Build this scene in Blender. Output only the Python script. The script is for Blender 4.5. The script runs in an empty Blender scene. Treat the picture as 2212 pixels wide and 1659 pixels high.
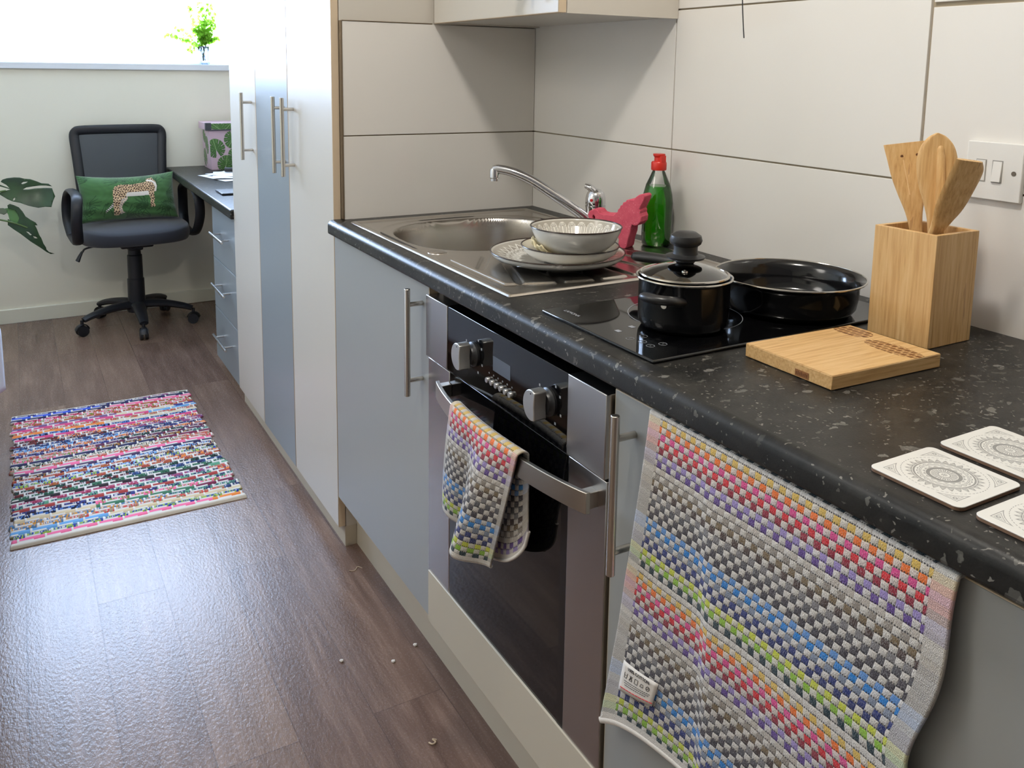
import bpy, math, random
import numpy as np
from math import sin, cos, pi, radians, sqrt, atan2, floor
from mathutils import Vector, Matrix
from mathutils.geometry import delaunay_2d_cdt

random.seed(7)
RNG = np.random.default_rng(7)
SC = bpy.context.scene
COL = SC.collection

# ------------------------------------------------------------------ camera
cam_d = bpy.data.cameras.new('camera')
cam_d.sensor_width = 36.0
cam_d.lens = 1884.9 / 2212 * 36.0
cam_d.shift_y = (431.8 - 829.5) / 2212
cam_d.clip_start = 0.02
cam = bpy.data.objects.new('camera', cam_d)
COL.objects.link(cam)
_yaw, _pit, _rol = 0.518691, -0.148133, 0.014235
_f0 = Vector((sin(_yaw), cos(_yaw), 0)); _r0 = Vector((cos(_yaw), -sin(_yaw), 0)); _u0 = Vector((0, 0, 1))
_f = _f0 * cos(_pit) + _u0 * sin(_pit); _u = -_f0 * sin(_pit) + _u0 * cos(_pit)
_r = _r0 * cos(_rol) + _u * sin(_rol); _u = -_r0 * sin(_rol) + _u * cos(_rol)
_r = _r.normalized(); _u = _f.cross(_r) * -1
_m = Matrix((_r, _u, -_f)).transposed().to_4x4()
_m.translation = Vector((-0.69135, -2.15201, 1.29850))
cam.matrix_world = _m
SC.camera = cam

# ------------------------------------------------------------------ world, lights, exposure
SC.view_settings.view_transform = 'Standard'
SC.view_settings.look = 'None'
SC.view_settings.exposure = 0.0
SC.view_settings.gamma = 1.0
SC.view_settings.use_curve_mapping = False
try:
    SC.cycles.use_denoising = True
    SC.cycles.max_bounces = 10
    SC.cycles.diffuse_bounces = 6
    SC.cycles.glossy_bounces = 6
    SC.cycles.transmission_bounces = 8
    SC.cycles.transparent_max_bounces = 12
    SC.cycles.caustics_reflective = False
    SC.cycles.caustics_refractive = False
    SC.cycles.sample_clamp_indirect = 6.0
except Exception:
    pass
SKY = 36.0
world = bpy.data.worlds.new('world'); SC.world = world
world.use_nodes = True
_bg = world.node_tree.nodes['Background']
_bg.inputs['Color'].default_value = (0.56, 0.72, 1.0, 1)
_bg.inputs['Strength'].default_value = SKY


def light(name, kind, loc, power, color, rot=(0, 0, 0), **kw):
    d = bpy.data.lights.new(name, kind)
    d.energy = power; d.color = color
    for k, v in kw.items():
        setattr(d, k, v)
    o = bpy.data.objects.new(name, d)
    o.location = loc; o.rotation_euler = rot
    COL.objects.link(o)
    return o


WX0, WX1, WZ0, WZ1 = -1.75, 0.50, 1.302, 2.15          # window opening
p = light('window_portal', 'AREA', ((WX0 + WX1) / 2, 2.97, (WZ0 + WZ1) / 2), 1, (1, 1, 1), (radians(-90), 0, 0),
          shape='RECTANGLE', size=WX1 - WX0, size_y=WZ1 - WZ0)
p.data.cycles.is_portal = True
light('ceiling_lamp', 'POINT', (-0.27, -1.44, 2.34), 40.0, (1.0, 0.95, 0.89), shadow_soft_size=0.07)
light('soft_fill_light', 'POINT', (-1.55, -0.55, 2.20), 25.0, (1.0, 0.95, 0.89), shadow_soft_size=0.30)  # added soft fill for cabinet fronts and back tiles, no real fitting


# ------------------------------------------------------------------ colour + material helpers
def lin(r, g, b):
    def f(c):
        c = c / 255.0
        return c / 12.92 if c <= 0.04045 else ((c + 0.055) / 1.055) ** 2.4
    return (f(r), f(g), f(b), 1.0)


def arr(c):
    return np.array(c[:3])


class NT:
    """tiny helper around a material node tree"""
    def __init__(s, name):
        s.m = bpy.data.materials.new(name); s.m.use_nodes = True
        s.t = s.m.node_tree; s.b = s.t.nodes['Principled BSDF']; s.out = s.t.nodes['Material Output']

    def n(s, kind, **kw):
        nd = s.t.nodes.new('ShaderNode' + kind)
        for k, v in kw.items():
            setattr(nd, k, v)
        return nd

    def set(s, nd, **kw):
        for k, v in kw.items():
            key = k.replace('_', ' ')
            if isinstance(v, bpy.types.NodeSocket):
                s.t.links.new(v, nd.inputs[key])
            else:
                nd.inputs[key].default_value = v
        return nd

    def link(s, a, b):
        s.t.links.new(a, b)

    def math(s, op, a, b=None, c=None, clamp=False):
        nd = s.n('Math', operation=op, use_clamp=clamp)
        for i, v in enumerate((a, b, c)):
            if v is None:
                continue
            if isinstance(v, bpy.types.NodeSocket):
                s.link(v, nd.inputs[i])
            else:
                nd.inputs[i].default_value = v
        return nd.outputs[0]

    def mix(s, fac, a, b, mode='MIX'):
        nd = s.n('MixRGB', blend_type=mode)
        for i, v in enumerate((fac, a, b)):
            if isinstance(v, bpy.types.NodeSocket):
                s.link(v, nd.inputs[i])
            else:
                nd.inputs[i].default_value = v
        return nd.outputs[0]

    def coord(s, what='Object'):
        return s.n('TexCoord').outputs[what]

    def mapping(s, vec, scale=(1, 1, 1), rot=(0, 0, 0), loc=(0, 0, 0)):
        nd = s.n('Mapping')
        s.link(vec, nd.inputs['Vector'])
        nd.inputs['Scale'].default_value = scale; nd.inputs['Rotation'].default_value = rot; nd.inputs['Location'].default_value = loc
        return nd.outputs[0]

    def noise(s, vec, scale, detail=3.0, rough=0.5, out='Fac'):
        nd = s.n('TexNoise')
        if vec is not None:
            s.link(vec, nd.inputs['Vector'])
        nd.inputs['Scale'].default_value = scale; nd.inputs['Detail'].default_value = detail; nd.inputs['Roughness'].default_value = rough
        return nd.outputs[out]

    def ramp(s, fac, stops, interp='LINEAR'):
        nd = s.n('ValToRGB'); cr = nd.color_ramp; cr.interpolation = interp
        while len(cr.elements) > 1:
            cr.elements.remove(cr.elements[-1])
        cr.elements[0].position = stops[0][0]; cr.elements[0].color = stops[0][1]
        for p_, c_ in stops[1:]:
            e = cr.elements.new(p_); e.color = c_
        s.link(fac, nd.inputs[0])
        return nd.outputs[0]

    def bump(s, h, strength=0.2, dist=0.001, normal=None):
        nd = s.n('Bump'); nd.inputs['Strength'].default_value = strength; nd.inputs['Distance'].default_value = dist
        s.link(h, nd.inputs['Height'])
        if normal is not None:
            s.link(normal, nd.inputs['Normal'])
        s.link(nd.outputs[0], s.b.inputs['Normal'])
        return nd.outputs[0]

    def P(s, col=None, rough=None, metal=None, spec=None, **kw):
        b = s.b
        for k, v in (('Base Color', col), ('Roughness', rough), ('Metallic', metal), ('Specular IOR Level', spec)):
            if v is None:
                continue
            if isinstance(v, bpy.types.NodeSocket):
                s.link(v, b.inputs[k])
            else:
                b.inputs[k].default_value = v
        for k, v in kw.items():
            b.inputs[k.replace('_', ' ')].default_value = v
        return s.m


def simple(name, col, rough=0.5, metal=0.0, spec=0.5, bump=None, **kw):
    t = NT(name)
    t.P(col, rough, metal, spec, **kw)
    if bump:
        sc, st, di = bump
        t.bump(t.noise(t.coord(), sc, 3.0), st, di)
    return t.m


def brushed(name, col, rough, axis, spec=0.5, aniso=0.0):
    """metal with fine streaks along one axis"""
    t = NT(name)
    sc = [400.0, 400.0, 400.0]; sc['xyz'.index(axis)] = 4.0
    v = t.mapping(t.coord(), tuple(sc))
    nz = t.noise(v, 1.0, 2.0)
    r = t.math('MULTIPLY_ADD', nz, 0.16, rough - 0.08)
    t.P(col, r, 1.0, spec)
    t.bump(nz, 0.06, 0.0005)
    return t.m


def vcol(name, rough=0.5, spec=0.5, attr='col', bump=None, coat=0.0, sheen=0.0):
    t = NT(name)
    a = t.n('Attribute'); a.attribute_name = attr
    t.P(a.outputs['Color'], rough, 0.0, spec)
    if coat:
        t.b.inputs['Coat Weight'].default_value = coat
    if sheen:
        t.b.inputs['Sheen Weight'].default_value = sheen
    if bump:
        t.bump(t.noise(t.coord(), bump[0], 3.0), bump[1], bump[2])
    return t.m


def thin_glass(name, tint=(1, 1, 1, 1), refl=0.5, rough=0.0):
    t = NT(name)
    tr = t.n('BsdfTransparent'); tr.inputs[0].default_value = tint
    gl = t.n('BsdfGlossy'); gl.inputs['Roughness'].default_value = rough
    fr = t.n('Fresnel'); fr.inputs['IOR'].default_value = 1.45
    mx = t.n('MixShader')
    t.link(t.math('MULTIPLY', fr.outputs[0], refl * 2, clamp=True), mx.inputs[0]); t.link(tr.outputs[0], mx.inputs[1]); t.link(gl.outputs[0], mx.inputs[2])
    t.link(mx.outputs[0], t.out.inputs['Surface'])
    return t.m


# ------------------------------------------------------------------ object helpers
ROOT_M = {}


def thing(name, label, cat, loc=(0, 0, 0), rotz=0.0, group=None):
    o = bpy.data.objects.new(name, None)
    o.empty_display_size = 0.05
    o.location = loc; o.rotation_euler = (0, 0, rotz)
    COL.objects.link(o)
    o['label'] = label; o['category'] = cat
    if group:
        o['group'] = group
    ROOT_M[o.name] = Matrix.Translation(Vector(loc)) @ Matrix.Rotation(rotz, 4, 'Z')
    return o


def tag(o, label, cat, group=None, kind=None):
    o['label'] = label; o['category'] = cat
    if group:
        o['group'] = group
    if kind:
        o['kind'] = kind
    return o


def struct(o):
    o['kind'] = 'structure'
    return o


def root_of(o):
    while o.parent:
        o = o.parent
    return o


def copy_tree(o, parent=None):
    c = o.copy(); COL.objects.link(c)
    if parent is not None:
        c.parent = parent
    for ch in list(o.children):
        copy_tree(ch, c)
    return c


class MB:
    """collects faces and builds ONE mesh object"""
    def __init__(s):
        s.v = []; s.f = []; s.mi = []; s.uv = None

    def add(s, verts, faces, m=0):
        o = len(s.v)
        s.v.extend([tuple(v) for v in verts])
        s.f.extend([tuple(i + o for i in f) for f in faces])
        s.mi.extend([m] * len(faces))
        return s

    def box(s, x0, x1, y0, y1, z0, z1, m=0):
        x0, x1 = min(x0, x1), max(x0, x1); y0, y1 = min(y0, y1), max(y0, y1); z0, z1 = min(z0, z1), max(z0, z1)
        v = [(x0, y0, z0), (x1, y0, z0), (x1, y1, z0), (x0, y1, z0), (x0, y0, z1), (x1, y0, z1), (x1, y1, z1), (x0, y1, z1)]
        f = [(3, 2, 1, 0), (4, 5, 6, 7), (0, 1, 5, 4), (1, 2, 6, 5), (2, 3, 7, 6), (3, 0, 4, 7)]
        return s.add(v, f, m)

    def obox(s, M, sx, sy, sz, m=0):
        v = [M @ Vector((x * sx / 2, y * sy / 2, z * sz / 2)) for z in (-1, 1) for x, y in ((-1, -1), (1, -1), (1, 1), (-1, 1))]
        f = [(3, 2, 1, 0), (4, 5, 6, 7), (0, 1, 5, 4), (1, 2, 6, 5), (2, 3, 7, 6), (3, 0, 4, 7)]
        return s.add(v, f, m)

    def cyl(s, p0, p1, r0, r1=None, n=20, m=0, caps=True):
        return s.tube([p0, p1], [r0, r0 if r1 is None else r1], n, m, caps)

    def tube(s, path, r, n=12, m=0, caps=True, sq=(1, 1), up=None):
        P = [Vector(q) for q in path]
        R = r if isinstance(r, (list, tuple)) else [r] * len(P)
        o = len(s.v); prev = None
        for i, q in enumerate(P):
            t = (P[min(i + 1, len(P) - 1)] - P[max(i - 1, 0)]).normalized()
            if prev is None:
                a = Vector(up) if up is not None else (Vector((0, 0, 1)) if abs(t.z) < 0.9 else Vector((1, 0, 0)))
            else:
                a = prev
            a = (a - t * a.dot(t)).normalized(); prev = a
            b = t.cross(a)
            for k in range(n):
                an = 2 * pi * k / n
                s.v.append(tuple(q + a * (R[i] * cos(an) * sq[0]) + b * (R[i] * sin(an) * sq[1])))
        for i in range(len(P) - 1):
            for k in range(n):
                k2 = (k + 1) % n
                s.f.append((o + i * n + k, o + i * n + k2, o + (i + 1) * n + k2, o + (i + 1) * n + k)); s.mi.append(m)
        if caps:
            s.f.append(tuple(o + k for k in reversed(range(n)))); s.mi.append(m)
            e = o + (len(P) - 1) * n
            s.f.append(tuple(e + k for k in range(n))); s.mi.append(m)
        return s

    def lathe(s, c, prof, n=48, m=0, axis=(0, 0, 1), close=False):
        """prof: (radius, height along axis)"""
        ax = Vector(axis).normalized()
        a = Vector((1, 0, 0)) if abs(ax.x) < 0.9 else Vector((0, 1, 0))
        a = (a - ax * a.dot(ax)).normalized(); b = ax.cross(a); c = Vector(c)
        rings = []
        for r, h in prof:
            if r < 1e-6:
                rings.append([len(s.v)]); s.v.append(tuple(c + ax * h))
            else:
                rings.append(list(range(len(s.v), len(s.v) + n)))
                for k in range(n):
                    an = 2 * pi * k / n
                    s.v.append(tuple(c + ax * h + a * (r * cos(an)) + b * (r * sin(an))))
        prs = list(zip(rings[:-1], rings[1:]))
        if close:
            prs.append((rings[-1], rings[0]))
        for A, B in prs:
            for k in range(n):
                k2 = (k + 1) % n
                if len(A) == 1 and len(B) == 1:
                    continue
                if len(A) == 1:
                    s.f.append((A[0], B[k2], B[k]))
                elif len(B) == 1:
                    s.f.append((A[k], A[k2], B[0]))
                else:
                    s.f.append((A[k], A[k2], B[k2], B[k]))
                s.mi.append(m)
        return s

    def prism(s, poly, fn, h0, h1, m=0):
        """poly 2D list; fn(a,b,h)->3D"""
        n = len(poly)
        v = [fn(a, b, h0) for a, b in poly] + [fn(a, b, h1) for a, b in poly]
        f = [tuple(reversed(range(n))), tuple(range(n, 2 * n))]
        f += [(i, (i + 1) % n, n + (i + 1) % n, n + i) for i in range(n)]
        return s.add(v, f, m)

    def sheet(s, fn, nu, nv, m=0, flip=False, uv=None):
        """fn(a,b) with a,b in 0..1; uv(a,b) optional"""
        o = len(s.v)
        for j in range(nv + 1):
            for i in range(nu + 1):
                s.v.append(tuple(fn(i / nu, j / nv)))
        if uv is not None:
            if s.uv is None:
                s.uv = {}
            for j in range(nv + 1):
                for i in range(nu + 1):
                    s.uv[o + j * (nu + 1) + i] = uv(i / nu, j / nv)
        for j in range(nv):
            for i in range(nu):
                q = (o + j * (nu + 1) + i, o + j * (nu + 1) + i + 1, o + (j + 1) * (nu + 1) + i + 1, o + (j + 1) * (nu + 1) + i)
                s.f.append(tuple(reversed(q)) if flip else q); s.mi.append(m)
        return s

    def build(s, name, mats, parent=None, bev=0.0, seg=2, smooth=True, ang=38, local=False, sub=0, solid=0.0, solid_off=-1.0):
        me = bpy.data.meshes.new(name)
        vs = s.v
        if parent is not None and not local:
            inv = ROOT_M[root_of(parent).name].inverted()
            vs = [tuple(inv @ Vector(q)) for q in vs]
        me.from_pydata(vs, [], s.f)
        if not isinstance(mats, (list, tuple)):
            mats = [mats]
        for mm in mats:
            me.materials.append(mm)
        if len(mats) > 1:
            me.polygons.foreach_set('material_index', s.mi)
        if s.uv is not None:
            ul = me.uv_layers.new(name='UVMap')
            li = np.empty(len(me.loops), dtype=np.int32); me.loops.foreach_get('vertex_index', li)
            tb = np.zeros((len(vs), 2), dtype=np.float32)
            for k, q in s.uv.items():
                tb[k] = q
            ul.data.foreach_set('uv', tb[li].ravel())
        if smooth:
            me.polygons.foreach_set('use_smooth', [True] * len(me.polygons))
            try:
                me.set_sharp_from_angle(angle=radians(ang))
            except Exception:
                pass
        me.update()
        o = bpy.data.objects.new(name, me); COL.objects.link(o)
        if parent is not None:
            o.parent = parent
        if solid:
            md = o.modifiers.new('thickness', 'SOLIDIFY'); md.thickness = solid; md.offset = solid_off
        if bev:
            md = o.modifiers.new('edge', 'BEVEL'); md.width = bev; md.segments = seg; md.limit_method = 'ANGLE'; md.angle_limit = radians(40)
            md.harden_normals = False
        if sub:
            md = o.modifiers.new('round', 'SUBSURF'); md.levels = sub; md.render_levels = sub
        return o


def raster(name, Pos, Colr, mat, parent=None, closed_u=False, smooth=True):
    """Pos (nv,nu,3), Colr (nv,nu,3) numpy -> coloured grid mesh with a 'col' attribute"""
    nv, nu = Pos.shape[:2]
    P = Pos.reshape(-1, 3)
    if parent is not None:
        inv = np.array(ROOT_M[root_of(parent).name].inverted())
        P = P @ inv[:3, :3].T + inv[:3, 3]
    idx = np.arange(nv * nu).reshape(nv, nu)
    if closed_u:
        nx = np.roll(idx, -1, axis=1)
        A, B, C, D = idx[:-1], nx[:-1], nx[1:], idx[1:]
    else:
        A, B, C, D = idx[:-1, :-1], idx[:-1, 1:], idx[1:, 1:], idx[1:, :-1]
    F = np.stack([A, B, C, D], -1).reshape(-1, 4)
    me = bpy.data.meshes.new(name)
    me.vertices.add(len(P)); me.vertices.foreach_set('co', P.astype(np.float32).ravel())
    me.loops.add(F.size); me.loops.foreach_set('vertex_index', F.astype(np.int32).ravel())
    me.polygons.add(len(F)); me.polygons.foreach_set('loop_start', np.arange(0, F.size, 4, dtype=np.int32))
    me.polygons.foreach_set('loop_total', np.full(len(F), 4, dtype=np.int32))
    me.update(calc_edges=True)
    ca = me.color_attributes.new('col', 'FLOAT_COLOR', 'POINT')
    rgba = np.ones((len(P), 4), dtype=np.float32); rgba[:, :3] = Colr.reshape(-1, 3)
    ca.data.foreach_set('color', rgba.ravel())
    me.materials.append(mat)
    if smooth:
        me.polygons.foreach_set('use_smooth', [True] * len(F))
    me.validate(); me.update()
    o = bpy.data.objects.new(name, me); COL.objects.link(o)
    if parent is not None:
        o.parent = parent
    return o


def inside(poly, X, Y):
    """vectorised point in polygon"""
    r = np.zeros(X.shape, dtype=bool); n = len(poly); j = n - 1
    for i in range(n):
        xi, yi = poly[i]; xj, yj = poly[j]
        c = ((yi > Y) != (yj > Y)) & (X < (xj - xi) * (Y - yi) / (yj - yi + 1e-12) + xi)
        r ^= c; j = i
    return r


def smooth01(x):
    x = np.clip(x, 0, 1)
    return x * x * (3 - 2 * x)


def catmull(pts, n=6):
    out = []; P = [Vector(q) for q in pts]
    for i in range(len(P) - 1):
        p0, p1, p2, p3 = P[max(i - 1, 0)], P[i], P[i + 1], P[min(i + 2, len(P) - 1)]
        for k in range(n):
            t = k / n
            out.append(0.5 * ((2 * p1) + (p2 - p0) * t + (2 * p0 - 5 * p1 + 4 * p2 - p3) * t * t + (3 * p1 - p0 - 3 * p2 + p3) * t ** 3))
    out.append(P[-1])
    return out


def lettering(name, txt, size, M, mat, parent, depth=0.0002, align='CENTER'):
    cu = bpy.data.curves.new(name, 'FONT'); cu.body = txt; cu.size = size; cu.align_x = align; cu.align_y = 'CENTER'; cu.extrude = depth
    o = bpy.data.objects.new(name, cu); COL.objects.link(o)
    dg = bpy.context.evaluated_depsgraph_get()
    me = bpy.data.meshes.new_from_object(o.evaluated_get(dg))
    bpy.data.objects.remove(o)
    me.transform(M)
    me.transform(ROOT_M[root_of(parent).name].inverted())
    me.materials.clear(); me.materials.append(mat)
    o = bpy.data.objects.new(name, me); COL.objects.link(o); o.parent = parent
    return o


def frame(o, x, y, z):
    """matrix with given axes and origin"""
    m = Matrix((Vector(x).normalized(), Vector(y).normalized(), Vector(z).normalized())).transposed().to_4x4()
    m.translation = Vector(o)
    return m

# ------------------------------------------------------------------ materials
M_wall = simple('wall_paint', lin(232, 228, 212), 0.75, bump=(90, 0.05, 0.002))
M_ceil = simple('ceiling_paint', lin(238, 236, 228), 0.8)
M_skirt = simple('skirting_paint', lin(225, 224, 208), 0.45)
M_sill = simple('sill_plastic', lin(222, 226, 232), 0.35)
M_frame = simple('window_plastic', lin(240, 242, 245), 0.3)
M_pane = thin_glass('window_glass', (0.98, 0.99, 1, 1), 0.3)
M_cream = simple('cream_board', lin(204, 198, 187), 0.32, spec=0.5)
M_band = simple('beige_edging', lin(206, 186, 158), 0.45)
M_grey = simple('grey_board', lin(154, 156, 154), 0.36, spec=0.5)
M_blue = simple('blue_grey_board', lin(138, 146, 150), 0.34, spec=0.5)
M_plinth = simple('plinth_board', lin(196, 187, 168), 0.5)
M_nickel = simple('brushed_nickel', lin(206, 199, 188), 0.27, 1.0)
M_nickel_y = simple('brushed_nickel_flat', lin(208, 206, 204), 0.27, 1.0)
M_steel = simple('oven_steel', lin(180, 176, 174), 0.27, 1.0)
M_sink = simple('sink_steel', lin(196, 190, 182), 0.24, 1.0, bump=(260, 0.02, 0.0004))
M_chrome = simple('chrome', lin(225, 225, 228), 0.06, 1.0)
M_black = simple('black_plastic', lin(24, 24, 26), 0.4)
M_blackgloss = simple('black_glass', lin(8, 8, 9), 0.04, spec=0.6)
M_dark = simple('dark_void', lin(10, 10, 10), 0.6)
M_mark = simple('printed_grey', lin(150, 152, 155), 0.5)
M_white = simple('white_plastic', lin(228, 226, 220), 0.35)
M_grout = simple('grout', lin(165, 152, 130), 0.9)
M_tile = simple('glazed_tile', lin(226, 222, 215), 0.13, spec=0.5, bump=(5, 0.04, 0.004))
M_trim = simple('tile_trim', lin(120, 105, 85), 0.35, 0.4)


def worktop_mat():
    t = NT('flecked_laminate')
    ob = t.coord()
    warp = t.noise(ob, 24.0, 4.0, 0.6, 'Color')
    wv = t.n('VectorMath', operation='SCALE'); t.link(warp, wv.inputs[0]); wv.inputs['Scale'].default_value = 0.055
    ad = t.n('VectorMath', operation='ADD'); t.link(ob, ad.inputs[0]); t.link(wv.outputs[0], ad.inputs[1])
    base = t.ramp(t.noise(ad.outputs[0], 16.0, 8.0, 0.65), [(0.30, lin(22, 22, 21)), (0.5, lin(36, 35, 33)), (0.72, lin(50, 48, 44))])
    col = base
    for sc, thr, c, loc, st in ((21, 0.135, lin(118, 116, 110), (0, 0, 0), (1.9, 1.0, 1)), (48, 0.22, lin(112, 110, 103), (3, 1, 2), (1.8, 0.8, 1)), (120, 0.24, lin(128, 124, 116), (7, 2, 5), (1, 1, 1))):
        vo = t.n('TexVoronoi'); t.link(t.mapping(ad.outputs[0], (1 / st[0], 1 / st[1], 1), (0, 0, 0.35), loc), vo.inputs['Vector']); vo.inputs['Scale'].default_value = sc
        m1 = t.math('LESS_THAN', vo.outputs['Distance'], thr)
        pick = t.n('SeparateColor'); t.link(vo.outputs['Color'], pick.inputs[0])
        m2 = t.math('GREATER_THAN', pick.outputs[0], 0.45)
        sft = t.math('MULTIPLY', m1, m2)
        sft = t.math('MULTIPLY', sft, t.math('MULTIPLY_ADD', pick.outputs[1], 0.7, 0.15))
        col = t.mix(sft, col, c)
    t.P(col, 0.36, 0.0, 0.25)
    t.bump(t.noise(ob, 420.0, 3.0), 0.16, 0.0008)
    return t.m


def floor_mat():
    t = NT('wood_plank_floor')
    ob = t.coord()
    v = t.mapping(ob, (1, 1, 1), (0, 0, radians(90)), (0.03, 0.13, 0))
    br = t.n('TexBrick'); t.link(v, br.inputs['Vector'])
    br.inputs['Scale'].default_value = 1.0; br.inputs['Brick Width'].default_value = 1.05; br.inputs['Row Height'].default_value = 0.152
    br.inputs['Mortar Size'].default_value = 0.0012; br.inputs['Mortar Smooth'].default_value = 0.3; br.inputs['Bias'].default_value = 0.0
    br.offset = 0.37; br.offset_frequency = 2
    br.inputs['Color1'].default_value = (0, 0, 0, 1); br.inputs['Color2'].default_value = (1, 1, 1, 1); br.inputs['Mortar'].default_value = (0.0, 0.0, 0.0, 1)
    sep = t.n('SeparateColor'); t.link(br.outputs['Color'], sep.inputs[0])
    rnd = sep.outputs[0]
    cx = t.n('CombineXYZ'); t.link(t.math('MULTIPLY', rnd, 7.0), cx.inputs[0]); t.link(t.math('MULTIPLY', rnd, 3.0), cx.inputs[1])
    ad = t.n('VectorMath', operation='ADD'); t.link(ob, ad.inputs[0]); t.link(cx.outputs[0], ad.inputs[1])
    g1 = t.noise(t.mapping(ad.outputs[0], (14, 1.6, 1)), 1.6, 6.0, 0.62)
    g2 = t.noise(t.mapping(ad.outputs[0], (90, 5, 1)), 1.0, 4.0, 0.6)
    gr = t.math('ADD', t.math('MULTIPLY', g1, 0.65), t.math('MULTIPLY', g2, 0.35))
    c = t.ramp(gr, [(0.33, lin(80, 62, 54)), (0.5, lin(106, 85, 75)), (0.66, lin(134, 111, 98))])
    c = t.mix(t.math('MULTIPLY', rnd, 0.40), c, lin(146, 121, 102))
    c = t.mix(t.math('MULTIPLY', br.outputs['Fac'], 0.35), c, lin(50, 38, 32))
    t.P(c, 0.33, 0.0, 0.27)
    h = t.math('ADD', t.noise(t.mapping(ob, (1.0, 0.5, 1)), 170.0, 3.0, 0.6), t.math('MULTIPLY', g1, 0.3))
    t.bump(h, 0.55, 0.0016)
    r = t.math('MULTIPLY_ADD', t.noise(ob, 240.0, 2.0), 0.12, 0.20)
    t.link(r, t.b.inputs['Roughness'])
    return t.m


def bamboo_mat(name, along, strip, dark=1.0, attr=None):
    t = NT(name)
    ob = t.coord()
    sx = {'x': (3, 60, 60), 'y': (60, 3, 60), 'z': (60, 60, 3)}[along]
    g = t.noise(t.mapping(ob, sx), 4.0, 4.0, 0.6)
    # strips: random tint per strip
    sep = t.n('SeparateXYZ'); t.link(ob, sep.inputs[0])
    ax = {'x': ('Y', 'Z'), 'y': ('X', 'Z'), 'z': ('X', 'Y')}[along]
    s1 = t.math('FLOOR', t.math('DIVIDE', sep.outputs[ax[0]], strip)); s2 = t.math('FLOOR', t.math('DIVIDE', sep.outputs[ax[1]], strip))
    cm = t.n('CombineXYZ'); t.link(s1, cm.inputs[0]); t.link(s2, cm.inputs[1])
    wn = t.n('TexWhiteNoise'); t.link(cm.outputs[0], wn.inputs['Vector'])
    c = t.ramp(g, [(0.3, lin(190, 146, 92)), (0.5, lin(212, 172, 116)), (0.72, lin(224, 190, 138))])
    c = t.mix(t.math('MULTIPLY', wn.outputs['Value'], 0.30), c, lin(196, 152, 98))
    kn = t.noise(t.mapping(ob, tuple(q * 0.33 for q in sx)), 6.0, 2.0)
    c = t.mix(t.math('MULTIPLY', t.math('GREATER_THAN', kn, 0.705), 0.45), c, lin(150, 98, 52))
    if attr:
        a = t.n('Attribute'); a.attribute_name = attr
        sp = t.n('SeparateColor'); t.link(a.outputs['Color'], sp.inputs[0])
        c = t.mix(sp.outputs[0], c, lin(118, 74, 36))
    t.P(c, 0.45, 0.0, 0.4)
    t.bump(g, 0.05, 0.0006)
    return t.m


M_top = worktop_mat()
M_floor = floor_mat()
M_bam_x = bamboo_mat('bamboo_board', 'x', 0.02, attr='col')
M_bam_z = bamboo_mat('bamboo_upright', 'z', 0.019)
M_bam_s = bamboo_mat('beech_wood', 'z', 0.2)

# ------------------------------------------------------------------ the room
H = 0.91; WALL = 0.60
YF = 2.788; YB = -3.4; XL = -2.5
struct(MB().box(XL - 0.2, 0.85, YB - 0.2, YF + 0.2, -0.08, 0.0).build('floor', M_floor, smooth=False))
struct(MB().box(XL - 0.2, 0.85, YB - 0.2, YF + 0.2, 2.40, 2.46).build('ceiling', M_ceil, smooth=False))
struct(MB().box(XL - 0.15, XL, YB, YF, 0, 2.4).build('wall_left', M_wall, smooth=False))
struct(MB().box(XL, 0.85, YB - 0.15, YB, 0, 2.4).build('wall_back', simple('low_bounce_dark', lin(122, 114, 106), 0.8), smooth=False))  # unseen wall behind the camera, toned dark to cut bounced fill
wf = MB()
T = 0.20
wf.box(XL, 0.85, YF, YF + T, 0, WZ0 - 0.032).box(XL, 0.85, YF, YF + T, WZ1, 2.4)
wf.box(XL, WX0, YF, YF + T, WZ0 - 0.032, WZ1).box(WX1, 0.85, YF, YF + T, WZ0 - 0.032, WZ1)
struct(wf.build('wall_far', M_wall, smooth=False))
struct(MB().box(XL, 0.60, YF - 0.014, YF, 0, 0.074).build('baseboard_far', M_skirt, bev=0.004))
struct(MB().box(WX0, WX1, YF - 0.022, YF + T, WZ0 - 0.032, WZ0).build('trim_1', M_sill, bev=0.003))
# window: frame + sashes + panes
w1 = MB()
fy0, fy1 = YF + 0.13, YF + 0.19
for x in (WX0, -1.02, WX1 - 0.05):
    w1.box(x, x + 0.05, fy0, fy1, WZ0, WZ1)
w1.box(WX0 + .05, WX1 - .05, fy0, fy1, WZ0, WZ0 + 0.012).box(WX0 + .05, WX1 - .05, fy0, fy1, WZ1 - 0.05, WZ1)
win = struct(w1.build('window_1', M_frame, bev=0.004))
ROOT_M['window_1'] = Matrix.Identity(4)
MB().box(WX0 + 0.05, WX1 - 0.05, YF + 0.158, YF + 0.162, WZ0 + 0.012, WZ1 - 0.05).build('pane', M_pane, win, smooth=False)

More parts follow.
